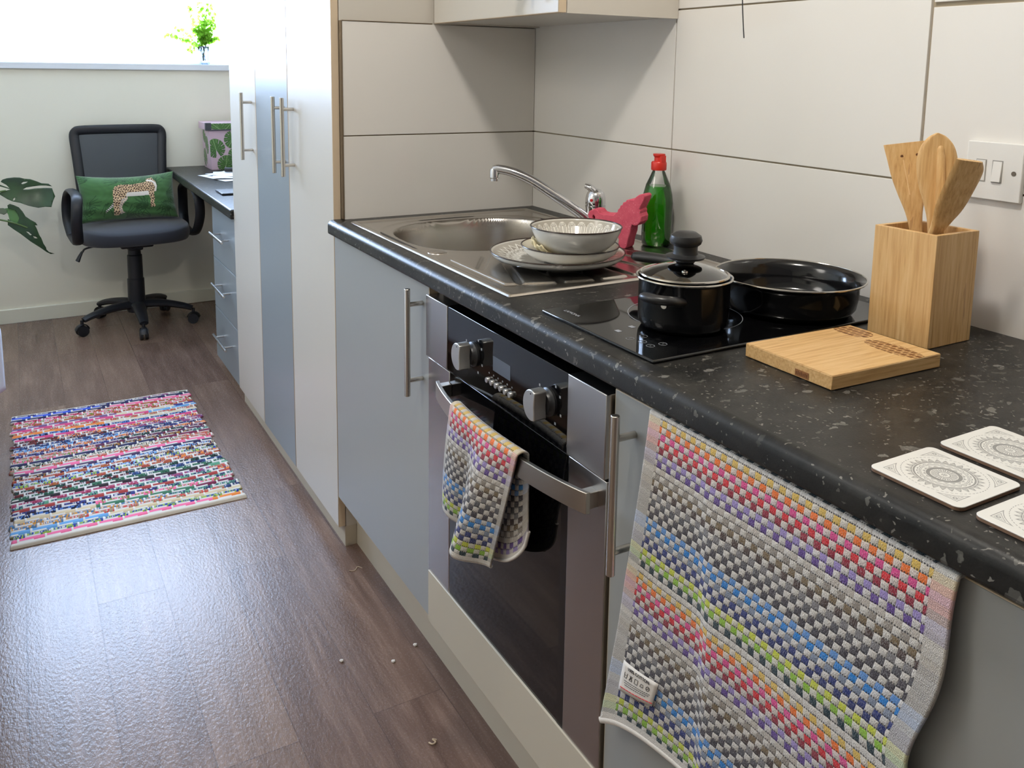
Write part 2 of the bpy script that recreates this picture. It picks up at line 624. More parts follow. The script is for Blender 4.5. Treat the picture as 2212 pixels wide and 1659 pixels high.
# tiled back wall: one mesh, grout behind the tiles
wr = MB()
wr.box(WALL + 0.006, 0.85, YB, YF, 0, 2.4, 1)
g = 0.0016
ys = [0.0, -0.6155, -1.2412, -1.862, -2.49, -3.11, YB]
for i in range(len(ys) - 1):
    gl = g if i else 0.0
    gr_ = 0.0026 if i == 1 else g
    y1 = ys[i] - (0.0026 if i == 2 else gl); y0 = ys[i + 1] + gr_
    ztop = 1.435 if i < 2 else 1.4085
    rows = [(H - 0.04, 1.1235), (1.1265, ztop - g), (ztop + g if i < 2 else ztop + 0.006, 1.745), (1.748, 2.06)]
    for z0, z1 in rows:
        wr.box(WALL, WALL + 0.008, y0, y1, z0, z1, 0)
struct(wr.build('wall_right', [M_tile, M_grout], bev=0.0009, seg=2, ang=30))
# tiled return on the wardrobe flank
wsd = MB()
wsd.box(0.034, WALL, -0.004, -0.0002, H - 0.02, 1.4135, 1)
wsd.box(0.035, WALL - 0.001, -0.011, -0.004, H - 0.02, 1.1235, 0).box(0.035, WALL - 0.001, -0.011, -0.004, 1.1265, 1.413, 0)
struct(wsd.build('wall_end', [M_tile, M_grout], bev=0.0009, ang=30))
struct(MB().box(0.0285, 0.0345, -0.0125, -0.0002, H + 0.0005, 1.4145).box(0.0345, 0.282, -0.0125, -0.0002, 1.4135, 1.4160).build('trim_2', M_trim, bev=0.001))

# ------------------------------------------------------------------ cupboards
XD = 0.009; DT = 0.019


def bar_handle(name, y, z0, z1, parent, x=-0.025, xd=XD, vertical=True, mat=None, inset=0.033, r=0.0062):
    b = MB()
    if vertical:
        b.cyl((x, y, z0), (x, y, z1), r, n=16)
        for z in (z0 + inset, z1 - inset):
            b.cyl((x, y, z), (xd, y, z), r * 0.82, n=14)
        m = mat or M_nickel
    else:                                        # along y from z0..z1 (y range), at height y
        h = y
        b.cyl((x, z0, h), (x, z1, h), r, n=16)
        for q in (z0 + inset, z1 - inset):
            b.cyl((x, q, h), (xd, q, h), r * 0.82, n=14)
        m = mat or M_nickel_y
    return b.build(name, m, parent, bev=0.001)


def door_panel(y0, y1, z0, z1, face, parent, name='door', x=XD, band=M_band):
    b = MB()
    b.box(x, x + DT, y0, y1, z0, z1, 1)
    b.box(x - 0.0004, x + 0.001, y0 + 0.0012, y1 - 0.0012, z0 + 0.0012, z1 - 0.0012, 0)
    return b.build(name, [face, band], parent, bev=0.0006, seg=1)


XC = XD + DT + 0.002
# wardrobe with two doors (nearest the kitchen) and the single narrow one behind it
wd = thing('wardrobe', 'tall two-door wardrobe, one cream and one blue-grey door, between worktop and desk', 'wardrobe', (0.3, 0.4, 0))
b = MB()
b.box(XC, 0.6, 0.0, 0.018, 0.058, 2.2).box(XC, 0.6, 0.781, 0.799, 0.058, 2.2).box(XC, 0.6, 0.018, 0.781, 2.18, 2.2).box(XC, 0.6, 0.018, 0.781, 0.06, 0.078).box(0.585, 0.6, 0.018, 0.781, 0.078, 2.18)
b.build('carcass', M_cream, wd)
dA = door_panel(0.0, 0.4085, 0.060, 2.19, M_cream, wd)
dA['label'] = 'cream door'
bar_handle('handle', 0.3505, 0.983, 1.210, dA)
dB = door_panel(0.4125, 0.7985, 0.060, 2.19, M_blue, wd)
dB['label'] = 'blue-grey door'
bar_handle('handle', 0.450, 0.983, 1.210, dB)
MB().box(0.027, 0.0595, 0.0, 0.80, 0.0, 0.058).build('plinth', M_plinth, wd)
wc = thing('wardrobe', 'tall single-door cream wardrobe unit next to the desk drawers', 'wardrobe', (0.3, 1.0, 0))
b = MB()
b.box(XC, 0.6, 0.801, 0.819, 0.058, 2.2).box(XC, 0.6, 1.177, 1.195, 0.058, 2.2).box(XC, 0.6, 0.819, 1.177, 2.18, 2.2).box(XC, 0.6, 0.819, 1.177, 0.06, 0.078).box(0.585, 0.6, 0.819, 1.177, 0.078, 2.18)
b.build('carcass', M_cream, wc)
dC = door_panel(0.8015, 1.194, 0.060, 2.19, M_cream, wc)
bar_handle('handle', 0.861, 0.983, 1.210, dC)
MB().box(0.027, 0.042, 0.80, 1.195, 0.0, 0.058).build('plinth', M_plinth, wc)


def carcass(y0, y1, parent, top=0.873):
    b = MB()
    b.box(XC, 0.56, y0, y0 + 0.018, 0.15, top).box(XC, 0.56, y1 - 0.018, y1, 0.15, top).box(0.09, 0.56, y0, y0 + 0.018, 0, 0.15).box(0.09, 0.56, y1 - 0.018, y1, 0, 0.15).box(XC, 0.56, y0 + 0.018, y1 - 0.018, 0.15, 0.168).box(0.55, 0.56, y0 + 0.018, y1 - 0.018, 0.168, top)
    return b.build('carcass', M_cream, parent)


c1 = thing('base_cabinet', 'grey base cabinet under the sink, between wardrobe and oven', 'cabinet', (0.3, -0.3, 0.0))
carcass(-0.5985, -0.0015, c1)
d1 = door_panel(-0.5970, -0.0035, 0.150, 0.8690, M_grey, c1)
bar_handle('handle', -0.5645, 0.634, 0.8595, d1)
c2 = thing('oven_housing', 'cream oven housing cabinet with a plain filler panel below the oven', 'cabinet', (0.3, -0.9, 0.0))
b = MB()
b.box(XC, 0.56, -0.6185, -0.601, 0.15, 0.873).box(XC, 0.56, -1.2235, -1.206, 0.15, 0.873).box(0.09, 0.56, -0.6185, -0.601, 0, 0.15).box(0.09, 0.56, -1.2235, -1.206, 0, 0.15).box(XC, 0.56, -1.206, -0.6185, 0.15, 0.168).box(XC + 0.03, 0.56, -1.206, -0.6185, 0.255, 0.27)
b.build('carcass', M_cream, c2)
MB().box(0.001, 0.019, -1.2165, -0.6085, 0.152, 0.2665).build('filler_panel', M_plinth, c2, bev=0.0012)
c3 = thing('base_cabinet', 'grey base cabinet with the large checked towel hanging over its door', 'cabinet', (0.3, -1.55, 0.0))
carcass(-1.845, -1.2255, c3)
d3 = door_panel(-1.8435, -1.2215, 0.150, 0.8645, M_grey, c3)
bar_handle('handle', -1.2685, 0.621, 0.849, d3)
c4 = thing('base_cabinet', 'grey base cabinet at the near end of the worktop', 'cabinet', (0.3, -2.15, 0.0))
carcass(-2.445, -1.8475, c4)
d4 = door_panel(-2.4435, -1.8465, 0.150, 0.8690, M_grey, c4)
bar_handle('handle', -1.893, 0.621, 0.849, d4)
tag(MB().box(0.060, 0.076, -2.45, -0.0005, 0.0, 0.149).build('plinth_board', M_plinth), 'long beige plinth board along the floor under the base cabinets', 'plinth')

# worktop with the sink cut-out; rounded front edge
b = MB()
FX = -0.0075
prof = [(FX, 0.8785)]
for k in range(0, 7):
    a = pi - k * (pi / 2) / 6
    prof.append((FX + 0.015 + 0.015 * cos(a), H - 0.015 + 0.015 * sin(a)))
prof += [(0.055, H), (0.055, 0.8735), (FX + 0.006, 0.8735), (FX + 0.0015, 0.8750)]
b.prism(prof, lambda a, c, h: (a, h, c), -2.60, -0.0006)
b.box(0.055, 0.599, -0.105, -0.0130, 0.8735, H).box(0.055, 0.599, -2.60, -0.548, 0.8735, H).box(0.505, 0.599, -0.548, -0.105, 0.8735, H)
tag(b.build('worktop', M_top, ang=20), 'dark grey flecked kitchen worktop along the tiled wall', 'worktop')

# wall cupboard
wu = thing('wall_cupboard', 'cream wall cupboard above the sink corner', 'cupboard', (0.44, -0.3, 1.415))
b = MB()
b.box(0.306, 0.5985, -0.6215, -0.6035, 1.415, 2.12).box(0.306, 0.5985, -0.0335, -0.0155, 1.415, 2.12).box(0.306, 0.5985, -0.6035, -0.0335, 1.418, 1.436).box(0.306, 0.5985, -0.6035, -0.0335, 2.10, 2.12).box(0.585, 0.5985, -0.6035, -0.0335, 1.436, 2.10)
b.build('carcass', M_cream, wu)
dU = door_panel(-0.6215, -0.0145, 1.4155, 2.118, M_cream, wu, x=0.285)
bar_handle('handle', -0.520, 1.444, 1.67, dU, x=0.252, xd=0.285)

# desk and its drawers
tag(MB().box(-0.004, 0.599, 1.1975, YF - 0.0145, 0.722, 0.760).build('desk_top', M_top, bev=0.006, seg=3), 'dark grey flecked desk top between wardrobe and window wall', 'desk')
dp = thing('drawer_unit', 'grey three-drawer unit under the desk beside the wardrobe', 'drawers', (0.3, 1.44, 0))
b = MB()
b.box(0.040, 0.58, 1.199, 1.215, 0.04, 0.7215).box(0.040, 0.58, 1.664, 1.68, 0.04, 0.7215).box(0.040, 0.58, 1.215, 1.664, 0.04, 0.056).box(0.56, 0.58, 1.215, 1.664, 0.056, 0.7215)
b.build('carcass', M_cream, dp)
MB().box(0.05, 0.52, 1.215, 1.664, 0.0, 0.04).build('plinth', M_plinth, dp)
for z0, z1, hz in ((0.490, 0.718, 0.611), (0.272, 0.487, 0.394), (0.045, 0.269, 0.173)):
    dr = door_panel(1.200, 1.680, z0, z1, M_blue, dp, 'drawer', x=0.020, band=M_blue)
    bar_handle('handle', hz, 1.316, 1.565, dr, x=-0.015, xd=0.020, vertical=False, inset=0.045, r=0.0055)

# ------------------------------------------------------------------ sink, tap
sk = thing('kitchen_sink', 'stainless steel inset sink with round bowl and ribbed drainer in the worktop', 'sink', (0.28, -0.47, H))
SX0, SX1, SY0, SY1 = 0.030, 0.548, -0.882, -0.066
BCX, BCY, BAX, BAY = 0.281, -0.325, 0.213, 0.197
RIBS = [((0.1674, -0.5496), (0.0803, -0.6804)), ((0.170, -0.60), (0.0933, -0.8091)), ((0.205, -0.60), (0.1625, -0.8486)), ((0.250, -0.60), (0.2393, -0.8500)),
        ((0.300, -0.60), (0.3148, -0.8501)), ((0.338, -0.60), (0.3824, -0.835)), ((0.375, -0.60), (0.4450, -0.800)), ((0.405, -0.59), (0.4900, -0.745))]


def sink_z(X, Y):
    dx = np.minimum(X - SX0, SX1 - X); dy = np.minimum(Y - SY0, SY1 - Y)
    d = np.minimum(dx, dy)
    z = 0.0008 + 0.0036 * smooth01(d / 0.004) - 0.0030 * smooth01((d - 0.010) / 0.008)      # raised rim, sunk field
    s = (np.abs((X - BCX) / BAX) ** 2.5 + np.abs((Y - BCY) / BAY) ** 2.5) ** (1 / 2.5)
    z = z - 0.0022 * smooth01((1.17 - s) / 0.035)                                            # shoulder around the bowl
    z = z - 0.165 * smooth01((1.01 - s) / 0.105) ** 0.8 - 0.008 * smooth01((0.9 - s) / 0.9)
    # drainer pads: raised panels split by grooves
    pad = smooth01((X - 0.062) / 0.004) * smooth01((0.505 - X) / 0.004) * smooth01((-0.575 - Y) / 0.004)
    far = 0.0
    ctr = np.hypot(X - 0.28, Y + 0.32)
    pad = pad * smooth01((0.535 - ctr) / 0.006) * smooth01((Y + 0.862) / 0.004) * smooth01((ctr - 0.225) / 0.01)
    zz = pad * 0.0036
    for (ax, ay), (bx, by) in RIBS:
        L2 = (bx - ax) ** 2 + (by - ay) ** 2
        tt = np.clip(((X - ax) * (bx - ax) + (Y - ay) * (by - ay)) / L2, 0, 1)
        dd = np.hypot(X - ax - tt * (bx - ax), Y - ay - tt * (by - ay))
        zz = zz * smooth01((dd - 0.006) / 0.004)
    z = z + zz
    return z


def sink_patch(name, y0, y1, nx, ny):
    X, Y = np.meshgrid(np.linspace(SX0, SX1, nx), np.linspace(y0, y1, ny))
    P = np.stack([X, Y, H + sink_z(X, Y)], -1)
    return raster(name, P, np.ones(P.shape), M_sink, sk)


sink_patch('bowl', -0.560, SY1, 210, 205)
sink_patch('drainer', SY0, -0.560, 230, 145)
MB().lathe((0.281, -0.33, H - 0.1755), [(0.0, 0.002), (0.030, 0.002), (0.036, 0.0032), (0.041, 0.0008), (0.041, -0.02)], 32).build('plug_hole', M_chrome, sk)
MB().lathe((0.0745, -0.494, H + 0.0010), [(0.0, 0.0016), (0.0185, 0.0016), (0.0200, 0.0006), (0.0208, 0.0012), (0.0215, 0.0)], 36).build('tap_hole_cover', M_sink, sk)

tp = thing('mixer_tap', 'chrome mixer tap with a long low spout behind the sink bowl', 'tap', (0.503, -0.462, H))
TC = Vector((0.503, -0.462, 0))
MB().lathe((TC.x, TC.y, H + 0.0012), [(0.0, 0.0), (0.029, 0.0), (0.029, 0.004), (0.0255, 0.010), (0.0235, 0.030), (0.0230, 0.060), (0.0245, 0.066), (0.0245, 0.070), (0.0, 0.070)], 40).build('body', M_chrome, tp, ang=30)
b = MB()
b.lathe((TC.x, TC.y, H + 0.0715), [(0.0, 0.0), (0.0235, 0.0), (0.0245, 0.006), (0.0240, 0.018), (0.0205, 0.030), (0.0130, 0.038), (0.0, 0.0405)], 36)
lv = catmull([(TC.x, TC.y, H + 0.100), (TC.x - 0.010, TC.y + 0.006, H + 0.112), (TC.x - 0.016, TC.y + 0.011, H + 0.116), (TC.x - 0.022, TC.y + 0.015, H + 0.118)], 5)
b.tube(lv, [0.017 - 0.0075 * i / (len(lv) - 1) for i in range(len(lv))], 14, sq=(0.6, 1.0))
b.build('lever', M_chrome, tp, ang=50)
MB().lathe((TC.x - 0.0205, TC.y - 0.0130, H + 0.086), [(0, 0.0), (0.0036, 0.0), (0.0036, 0.0022), (0, 0.003)], 16, axis=(-0.85, -0.53, 0.0)).build('hot_mark', simple('red_enamel', lin(190, 30, 34), 0.3), tp)
sp = catmull([(TC.x - 0.015, TC.y + 0.003, H + 0.034), (0.462, -0.443, H + 0.058), (0.418, -0.415, H + 0.093), (0.376, -0.382, H + 0.126), (0.340, -0.355, H + 0.145), (0.312, -0.333, H + 0.152), (0.300, -0.324, H + 0.150)], 7)
MB().tube(sp, [0.0128 - 0.0022 * i / (len(sp) - 1) for i in range(len(sp))], 18).build('spout', M_chrome, tp, ang=60)
MB().lathe((0.302, -0.3255, H + 0.154), [(0.0, 0.0), (0.0105, 0.0), (0.0125, -0.006), (0.0125, -0.022), (0.0105, -0.024), (0.0105, -0.030), (0.0, -0.030)], 28).build('nozzle', M_chrome, tp)

# ------------------------------------------------------------------ crockery
M_china = simple('white_china', lin(226, 224, 218), 0.12, spec=0.5)
M_rim = simple('brown_rim_glaze', lin(48, 34, 28), 0.25)
M_pat = vcol('patterned_glaze', 0.12, 0.5)
C_TAUPE, C_LINE, C_PALE, C_DARK = arr(lin(176, 170, 158)), arr(lin(232, 229, 220)), arr(lin(206, 203, 194)), arr(lin(150, 143, 132))


def dish(name, label, cat, c, prof_out, prof_in, pattern, rim_r=0.0014, tilt=(0, 0)):
    """prof_*: (radius, height); inner profile from rim to centre"""
    t = thing(name, label, cat, c)
    sh = lambda x, y, z: (x, y, z + tilt[0] * (x - c[0]) + tilt[1] * (y - c[1]))
    b = MB(); b.lathe(c, prof_out, 96); b.v = [sh(*q) for q in b.v]
    b.build('body', M_china, t, ang=50)
    n = 420; pr = np.array(prof_in)
    seg = np.concatenate([[0], np.cumsum(np.hypot(np.diff(pr[:, 0]), np.diff(pr[:, 1])))])
    ss = np.linspace(0, seg[-1], 90)
    r = np.interp(ss, seg, pr[:, 0]); z = np.interp(ss, seg, pr[:, 1])
    th = np.linspace(0, 2 * pi, n, endpoint=False)
    TH, R = np.meshgrid(th, r); _, Z = np.meshgrid(th, z); _, S = np.meshgrid(th, ss)
    X = c[0] + R * np.cos(TH); Y = c[1] + R * np.sin(TH); Zw = c[2] + Z
    P = np.stack([X, Y, Zw + tilt[0] * (X - c[0]) + tilt[1] * (Y - c[1])], -1)
    raster('patterned_inside', P, pattern(TH, S, S / seg[-1]), M_pat, t, closed_u=True)
    b = MB(); R0, z0 = prof_in[0]
    b.lathe(c, [(R0 + rim_r * cos(a), z0 + rim_r * sin(a)) for a in [2 * pi * k / 8 for k in range(8)]], 96, close=True)
    b.v = [sh(*q) for q in b.v]
    b.build('rim', M_rim, t)
    return t


def mixc(c, mask, colr):
    return c * (1 - mask[..., None]) + colr * mask[..., None]


def pat_bowl(TH, S, F):
    c = np.ones(TH.shape + (3,)) * C_TAUPE
    k = 26
    ph = (TH * k / (2 * pi)) % 1.0
    x = np.abs(ph - 0.5) * 2                       # 0 at loop centre .. 1 between
    pair = np.floor(TH * k / (2 * pi)).astype(int)
    top = 0.008; bot = 0.060
    t = (S - top) / (bot - top)
    w = np.sqrt(np.clip(1 - ((np.clip(0.30 - t, 0, 1)) / 0.30) ** 2, 0, 1)) * (1 - 0.10 * t)
    ins = (t > 0) & (t < 1)
    d = x / (w + 1e-6)
    c = mixc(c, (ins & (d < 0.90)).astype(float), C_LINE)
    c = mixc(c, (ins & (d < 0.68) & (t > 0.05)).astype(float), C_PALE)
    c = mixc(c, (ins & (d < 0.68) & (d > 0.56) & (t > 0.05)).astype(float), C_DARK)
    c = mixc(c, (ins & (d < 0.30) & (t > 0.14) & (t < 0.85)).astype(float), C_DARK)
    c = mixc(c, (ins & (d < 0.17) & (t > 0.18) & (t < 0.8)).astype(float), C_LINE)
    c = mixc(c, (S < 0.005).astype(float), C_PALE)
    return c


def pat_plate(TH, S, F):
    c = np.ones(TH.shape + (3,)) * C_TAUPE
    k = 36
    ph = (TH * k / (2 * pi)) % 1.0
    zig = np.abs(ph - 0.5) * 2
    a = 0.016 + 0.018 * zig
    c = mixc(c, (S > a).astype(float), C_DARK * 1.05)
    c = mixc(c, (np.abs(S - a) < 0.0028).astype(float), C_LINE)
    k2 = 36
    arc = 0.046 - 0.012 * np.sqrt(np.clip(1 - ((ph - 0.5) * 2) ** 2, 0, 1))
    c = mixc(c, (S > arc).astype(float), C_PALE)
    for o in (0.0, 0.007, 0.014):
        c = mixc(c, (np.abs(S - arc - o) < 0.0014).astype(float), C_LINE if o != 0.007 else C_DARK)
    k3 = 18; p3 = (TH * k3 / (2 * pi)) % 1.0
    pet = 0.074 - 0.016 * np.sqrt(np.clip(1 - ((p3 - 0.5) * 2) ** 2, 0, 1))
    c = mixc(c, (S > pet).astype(float), C_TAUPE)
    c = mixc(c, (np.abs(S - pet) < 0.0022).astype(float), C_LINE)
    c = mixc(c, ((S > 0.092) & (((S * 130).astype(int) % 2) == 0)).astype(float), C_DARK)
    c = mixc(c, (S < 0.006).astype(float), C_PALE)
    return c


PC = (0.243, -0.703, H + 0.0052)
dish('dinner_plate', 'large grey-patterned white plate on the drainer, lowest of the crockery stack', 'plate', PC,
     [(0.0, 0.0), (0.072, 0.0), (0.074, 0.003), (0.078, 0.003), (0.106, 0.0065), (0.127, 0.0125), (0.1335, 0.0185), (0.1352, 0.0245)],
     [(0.1350, 0.0250), (0.132, 0.0236), (0.105, 0.0142), (0.080, 0.0072), (0.0, 0.0065)], pat_plate)
QC = (0.2535, -0.732, PC[2] + 0.0105)
dish('side_plate', 'small white plate with a dark rim between the bowl and the large plate', 'plate', QC,
     [(0.0, 0.0), (0.052, 0.0), (0.054, 0.003), (0.078, 0.0085), (0.0915, 0.0185), (0.0962, 0.0275), (0.0968, 0.0305)],
     [(0.0968, 0.0310), (0.094, 0.0295), (0.074, 0.0150), (0.055, 0.0070), (0.0, 0.006)],
     lambda TH, S, F: np.ones(TH.shape + (3,)) * arr(lin(214, 206, 184)))
BC = (0.2440, -0.766, QC[2] + 0.0185)
dish('bowl', 'white bowl with looped grey pattern inside, on top of the plate stack', 'bowl', BC,
     [(0.0, 0.0), (0.040, 0.0), (0.043, 0.0035), (0.058, 0.010), (0.076, 0.0265), (0.0865, 0.0485), (0.0885, 0.0560)],
     [(0.0883, 0.0565), (0.0855, 0.0540), (0.081, 0.0420), (0.070, 0.0250), (0.050, 0.0105), (0.030, 0.0065), (0.0, 0.0060)], pat_bowl)
# folded cream cloth caught between bowl and plate
cl = MB()
M_cloth = simple('cream_cloth', lin(222, 208, 168), 0.85, bump=(400, 0.3, 0.001))
def _cl(a, b_):
    an = radians(118 + 74 * a); r = 0.046 + 0.040 * b_
    wv = 0.003 * sin(a * 19 + b_ * 3) + 0.002 * sin(a * 41)
    z = 0.0105 + 0.030 * (max(0.0, (r - 0.048)) / 0.04) ** 1.4 + wv * (0.3 + b_) + 0.004
    if r > 0.062:
        z += 0.006 * (a * (1 - a) * 4) * (r - 0.062) / 0.02
    return (BC[0] + r * cos(an), BC[1] + r * sin(an) , QC[2] + z - 0.002)
cl.sheet(_cl, 40, 14)
tag(cl.build('cleaning_cloth', M_cloth, solid=0.002, solid_off=1.0), 'crumpled cream cloth tucked under the bowl on the small plate', 'cloth')

# ------------------------------------------------------------------ sponge, bottle
hx, hy = 0.46, -0.888                                   # face direction of the sponge, nearly along the wall
def _sp(a, c, h):
    ox, oy = 0.425, -0.560
    return (ox + hx * a + 0.888 * h, oy + hy * a + 0.46 * h, H + 0.0048 + c)
DONK = [(0.012, 0.000), (0.030, 0.000), (0.034, 0.006), (0.036, 0.020), (0.050, 0.036), (0.062, 0.038), (0.078, 0.036), (0.086, 0.022), (0.084, 0.004), (0.087, 0.000), (0.104, 0.000), (0.108, 0.006), (0.111, 0.026), (0.116, 0.042), (0.117, 0.054),
        (0.120, 0.062), (0.126, 0.060), (0.134, 0.062), (0.142, 0.072), (0.143, 0.084), (0.139, 0.092), (0.140, 0.098), (0.137, 0.102), (0.139, 0.106), (0.148, 0.126), (0.150, 0.136), (0.145, 0.140), (0.136, 0.138), (0.128, 0.132), (0.122, 0.124), (0.112, 0.124), (0.103, 0.122),
        (0.101, 0.117), (0.094, 0.115), (0.093, 0.109), (0.087, 0.106), (0.086, 0.100), (0.081, 0.096), (0.080, 0.090), (0.074, 0.086), (0.070, 0.081), (0.056, 0.081), (0.042, 0.080), (0.032, 0.082), (0.024, 0.090), (0.012, 0.090), (0.003, 0.084), (-0.001, 0.074), (0.002, 0.066),
        (0.009, 0.063), (0.014, 0.066), (0.012, 0.072), (0.015, 0.076), (0.019, 0.072), (0.020, 0.060), (0.016, 0.052), (0.014, 0.036), (0.010, 0.014)]
t = NT('pink_sponge_foam')
ob = t.coord()
sn = t.noise(ob, 900.0, 2.0)
pc = t.mix(t.math('GREATER_THAN', t.noise(ob, 420.0, 1.0), 0.71), t.ramp(t.noise(ob, 60.0, 4.0), [(0.3, lin(206, 84, 104)), (0.7, lin(222, 102, 120))]), lin(240, 166, 174))
t.P(pc, 0.9, 0.0, 0.2); t.bump(sn, 0.6, 0.0012)
tag(MB().prism([(a * 0.90, c * 0.885) for a, c in DONK], _sp, -0.0195, 0.0195).build('bath_sponge', t.m, bev=0.0016, ang=30), 'pink pony-shaped sponge standing on the drainer in front of the soap bottle', 'sponge')

bo = thing('soap_bottle', 'clear squeezy bottle of green washing-up liquid with red cap against the tiles', 'bottle', (0.5505, -0.634, H))
BO = (0.5505, -0.634, H + 0.0012)
bp_ = [(0.0, 0.0), (0.026, 0.0), (0.0295, 0.004), (0.0305, 0.02), (0.0305, 0.045), (0.031, 0.075), (0.0320, 0.098), (0.0295, 0.118), (0.0250, 0.138), (0.0190, 0.156), (0.0150, 0.166), (0.0135, 0.169), (0.0135, 0.174)]
def _ov(b, k=1.05):
    # oval section, long axis across the wall
    b.v = [(BO[0] + (q[0] - BO[0]) * k, BO[1] + (q[1] - BO[1]) * 1.15, q[2]) if q[2] < BO[2] + 0.15 else q for q in b.v]
    return b
t = NT('clear_bottle_plastic'); M_pet = thin_glass('clear_bottle_plastic', (0.96, 0.97, 0.96, 1), 0.9, 0.02)
_ov(MB().lathe(BO, bp_, 40)).build('bottle_shell', M_pet, bo, ang=60)
t = NT('green_soap')
t.P(lin(60, 190, 20), 0.03, 0.0, 0.5, Transmission_Weight=0.75, IOR=1.35)
_ov(MB().lathe(BO, [(0.0, 0.003), (0.0245, 0.003), (0.028, 0.006), (0.0290, 0.02), (0.0290, 0.045), (0.0295, 0.075), (0.0305, 0.098), (0.0278, 0.118), (0.0238, 0.136), (0.0, 0.136)], 40)).build('liquid', t.m, bo, ang=60)
M_redcap = simple('red_cap_plastic', lin(206, 44, 30), 0.35)
b = MB().lathe(BO, [(0.0, 0.171), (0.0165, 0.171), (0.0172, 0.173), (0.0172, 0.187), (0.0155, 0.190), (0.0110, 0.191), (0.0105, 0.199), (0.0135, 0.2035), (0.0135, 0.207), (0.0, 0.207)], 32)
b.box(BO[0] - 0.006, BO[0] + 0.006, BO[1] - 0.0165, BO[1] - 0.004, BO[2] + 0.190, BO[2] + 0.204)
b.build('cap', M_redcap, bo, ang=30)

# ------------------------------------------------------------------ hob
hb = thing('hob', 'black glass two-zone hob set in the worktop beside the sink drainer', 'hob', (0.29, -1.128, H))
MB().box(0.033, 0.552, -1.2705, -0.9855, H + 0.0004, H + 0.0052).build('glass', M_blackgloss, hb, bev=0.0022, seg=3)
HZ = H + 0.00535
def ring(b, cx, cy, r, w=0.0010, n=90):
    b.lathe((cx, cy, HZ), [(r - w / 2, 0.0), (r + w / 2, 0.0), (r + w / 2, 0.0002), (r - w / 2, 0.0002)], n, close=True)
b = MB(); ring(b, 0.222, -1.114, 0.090); b.build('cooking_zone', M_mark, hb)
b = MB(); ring(b, 0.420, -1.120, 0.072); b.build('cooking_zone', M_mark, hb)
lettering('maker_lettering', 'LAMONA', 0.0098, frame((0.0640, -1.0275, HZ), (0.02, -1, 0), (1, 0.02, 0), (0, 0, 1)), M_mark, hb)
for cx, cy in ((0.0905, -1.1765), (0.0728, -1.1968), (0.0660, -1.1765), (0.0708, -1.2173), (0.0921, -1.2187)):
    b = MB()
    for k in range(8):
        a0, a1 = 2 * pi * k / 8, 2 * pi * (k + 1) / 8
        b.cyl((cx + 0.0062 * cos(a0), cy + 0.0062 * sin(a0), HZ), (cx + 0.0062 * cos(a1), cy + 0.0062 * sin(a1), HZ), 0.00028, n=5, caps=False)
    b.box(cx - 0.0015, cx + 0.0015, cy - 0.0003, cy + 0.0003, HZ, HZ + 0.0002)
    b.build('touch_symbol', M_mark, hb)
for cx, cy in ((0.0728, -1.1387), (0.1041, -1.1309)):
    MB().box(cx - 0.004, cx + 0.004, cy - 0.005, cy + 0.005, HZ, HZ + 0.0002).build('touch_symbol', M_mark, hb)

# ------------------------------------------------------------------ saucepan
M_pot = simple('black_enamel', lin(14, 14, 16), 0.13, spec=0.55)
M_rimst = simple('steel_rim', lin(205, 200, 192), 0.12, 1.0)
M_soft = simple('bakelite', lin(30, 30, 31), 0.38)
pt = thing('saucepan', 'small black saucepan with glass lid standing on the hob', 'saucepan', (0.178, -1.160, H))
PO = (0.178, -1.160, H + 0.0056)
b = MB().lathe(PO, [(0.0, 0.0), (0.056, 0.0), (0.0635, 0.003), (0.0675, 0.010), (0.0685, 0.020), (0.0685, 0.072), (0.0705, 0.0765), (0.0690, 0.0775), (0.0668, 0.074), (0.0668, 0.012), (0.060, 0.004), (0.0, 0.004)], 72)
b.build('pan_body', M_pot, pt, ang=50)
MB().lathe(PO, [(0.0715 + 0.0018 * cos(a), 0.0775 + 0.0018 * sin(a)) for a in [2 * pi * k / 8 for k in range(8)]], 72, close=True).build('pan_rim', M_rimst, pt)
# loop handle towards the room
hd = Vector((-0.90, -0.44, 0)).normalized(); hs = Vector((-hd.y, hd.x, 0))
def hp(o, s_, z):
    return Vector(PO) + hd * o + hs * s_ + Vector((0, 0, z))
b = MB()
pth = catmull([hp(0.064, 0.021, 0.053), hp(0.082, 0.022, 0.058), hp(0.096, 0.014, 0.061), hp(0.100, 0.0, 0.0615), hp(0.096, -0.014, 0.061), hp(0.082, -0.022, 0.058), hp(0.064, -0.021, 0.053)], 6)
b.tube(pth, 0.0115, 12, sq=(0.62, 1.0), up=(0, 0, 1))
lh = b.build('side_handle', M_soft, pt, ang=60)
MB().cyl(hp(0.0675, 0.0, 0.046), hp(0.072, 0.0, 0.046), 0.0045, n=14).build('screw', M_rimst, lh)
M_lidg = thin_glass('lid_glass', (0.80, 0.83, 0.82, 1), 1.3, 0.01)
ld = MB().lathe(PO, [(0.0655, 0.0815), (0.060, 0.0840), (0.048, 0.0895), (0.030, 0.0950), (0.014, 0.0972), (0.0, 0.0976)], 64).build('lid_glass', M_lidg, pt, ang=60)
MB().lathe(PO, [(0.0660 + 0.0022 * cos(a), 0.0812 + 0.0024 * sin(a)) for a in [2 * pi * k / 8 for k in range(8)]], 72, close=True).build('lid_rim', M_rimst, ld)
MB().lathe(PO, [(0.0, 0.0976), (0.0130, 0.0976), (0.0155, 0.1010), (0.0150, 0.1030), (0.0285, 0.1055), (0.0300, 0.1085), (0.0190, 0.1120), (0.0178, 0.1180), (0.0180, 0.1240), (0.0225, 0.1275), (0.0245, 0.1330), (0.0225, 0.1400), (0.0150, 0.1450), (0.0, 0.1465)], 48).build('lid_knob', M_soft, ld, ang=40)
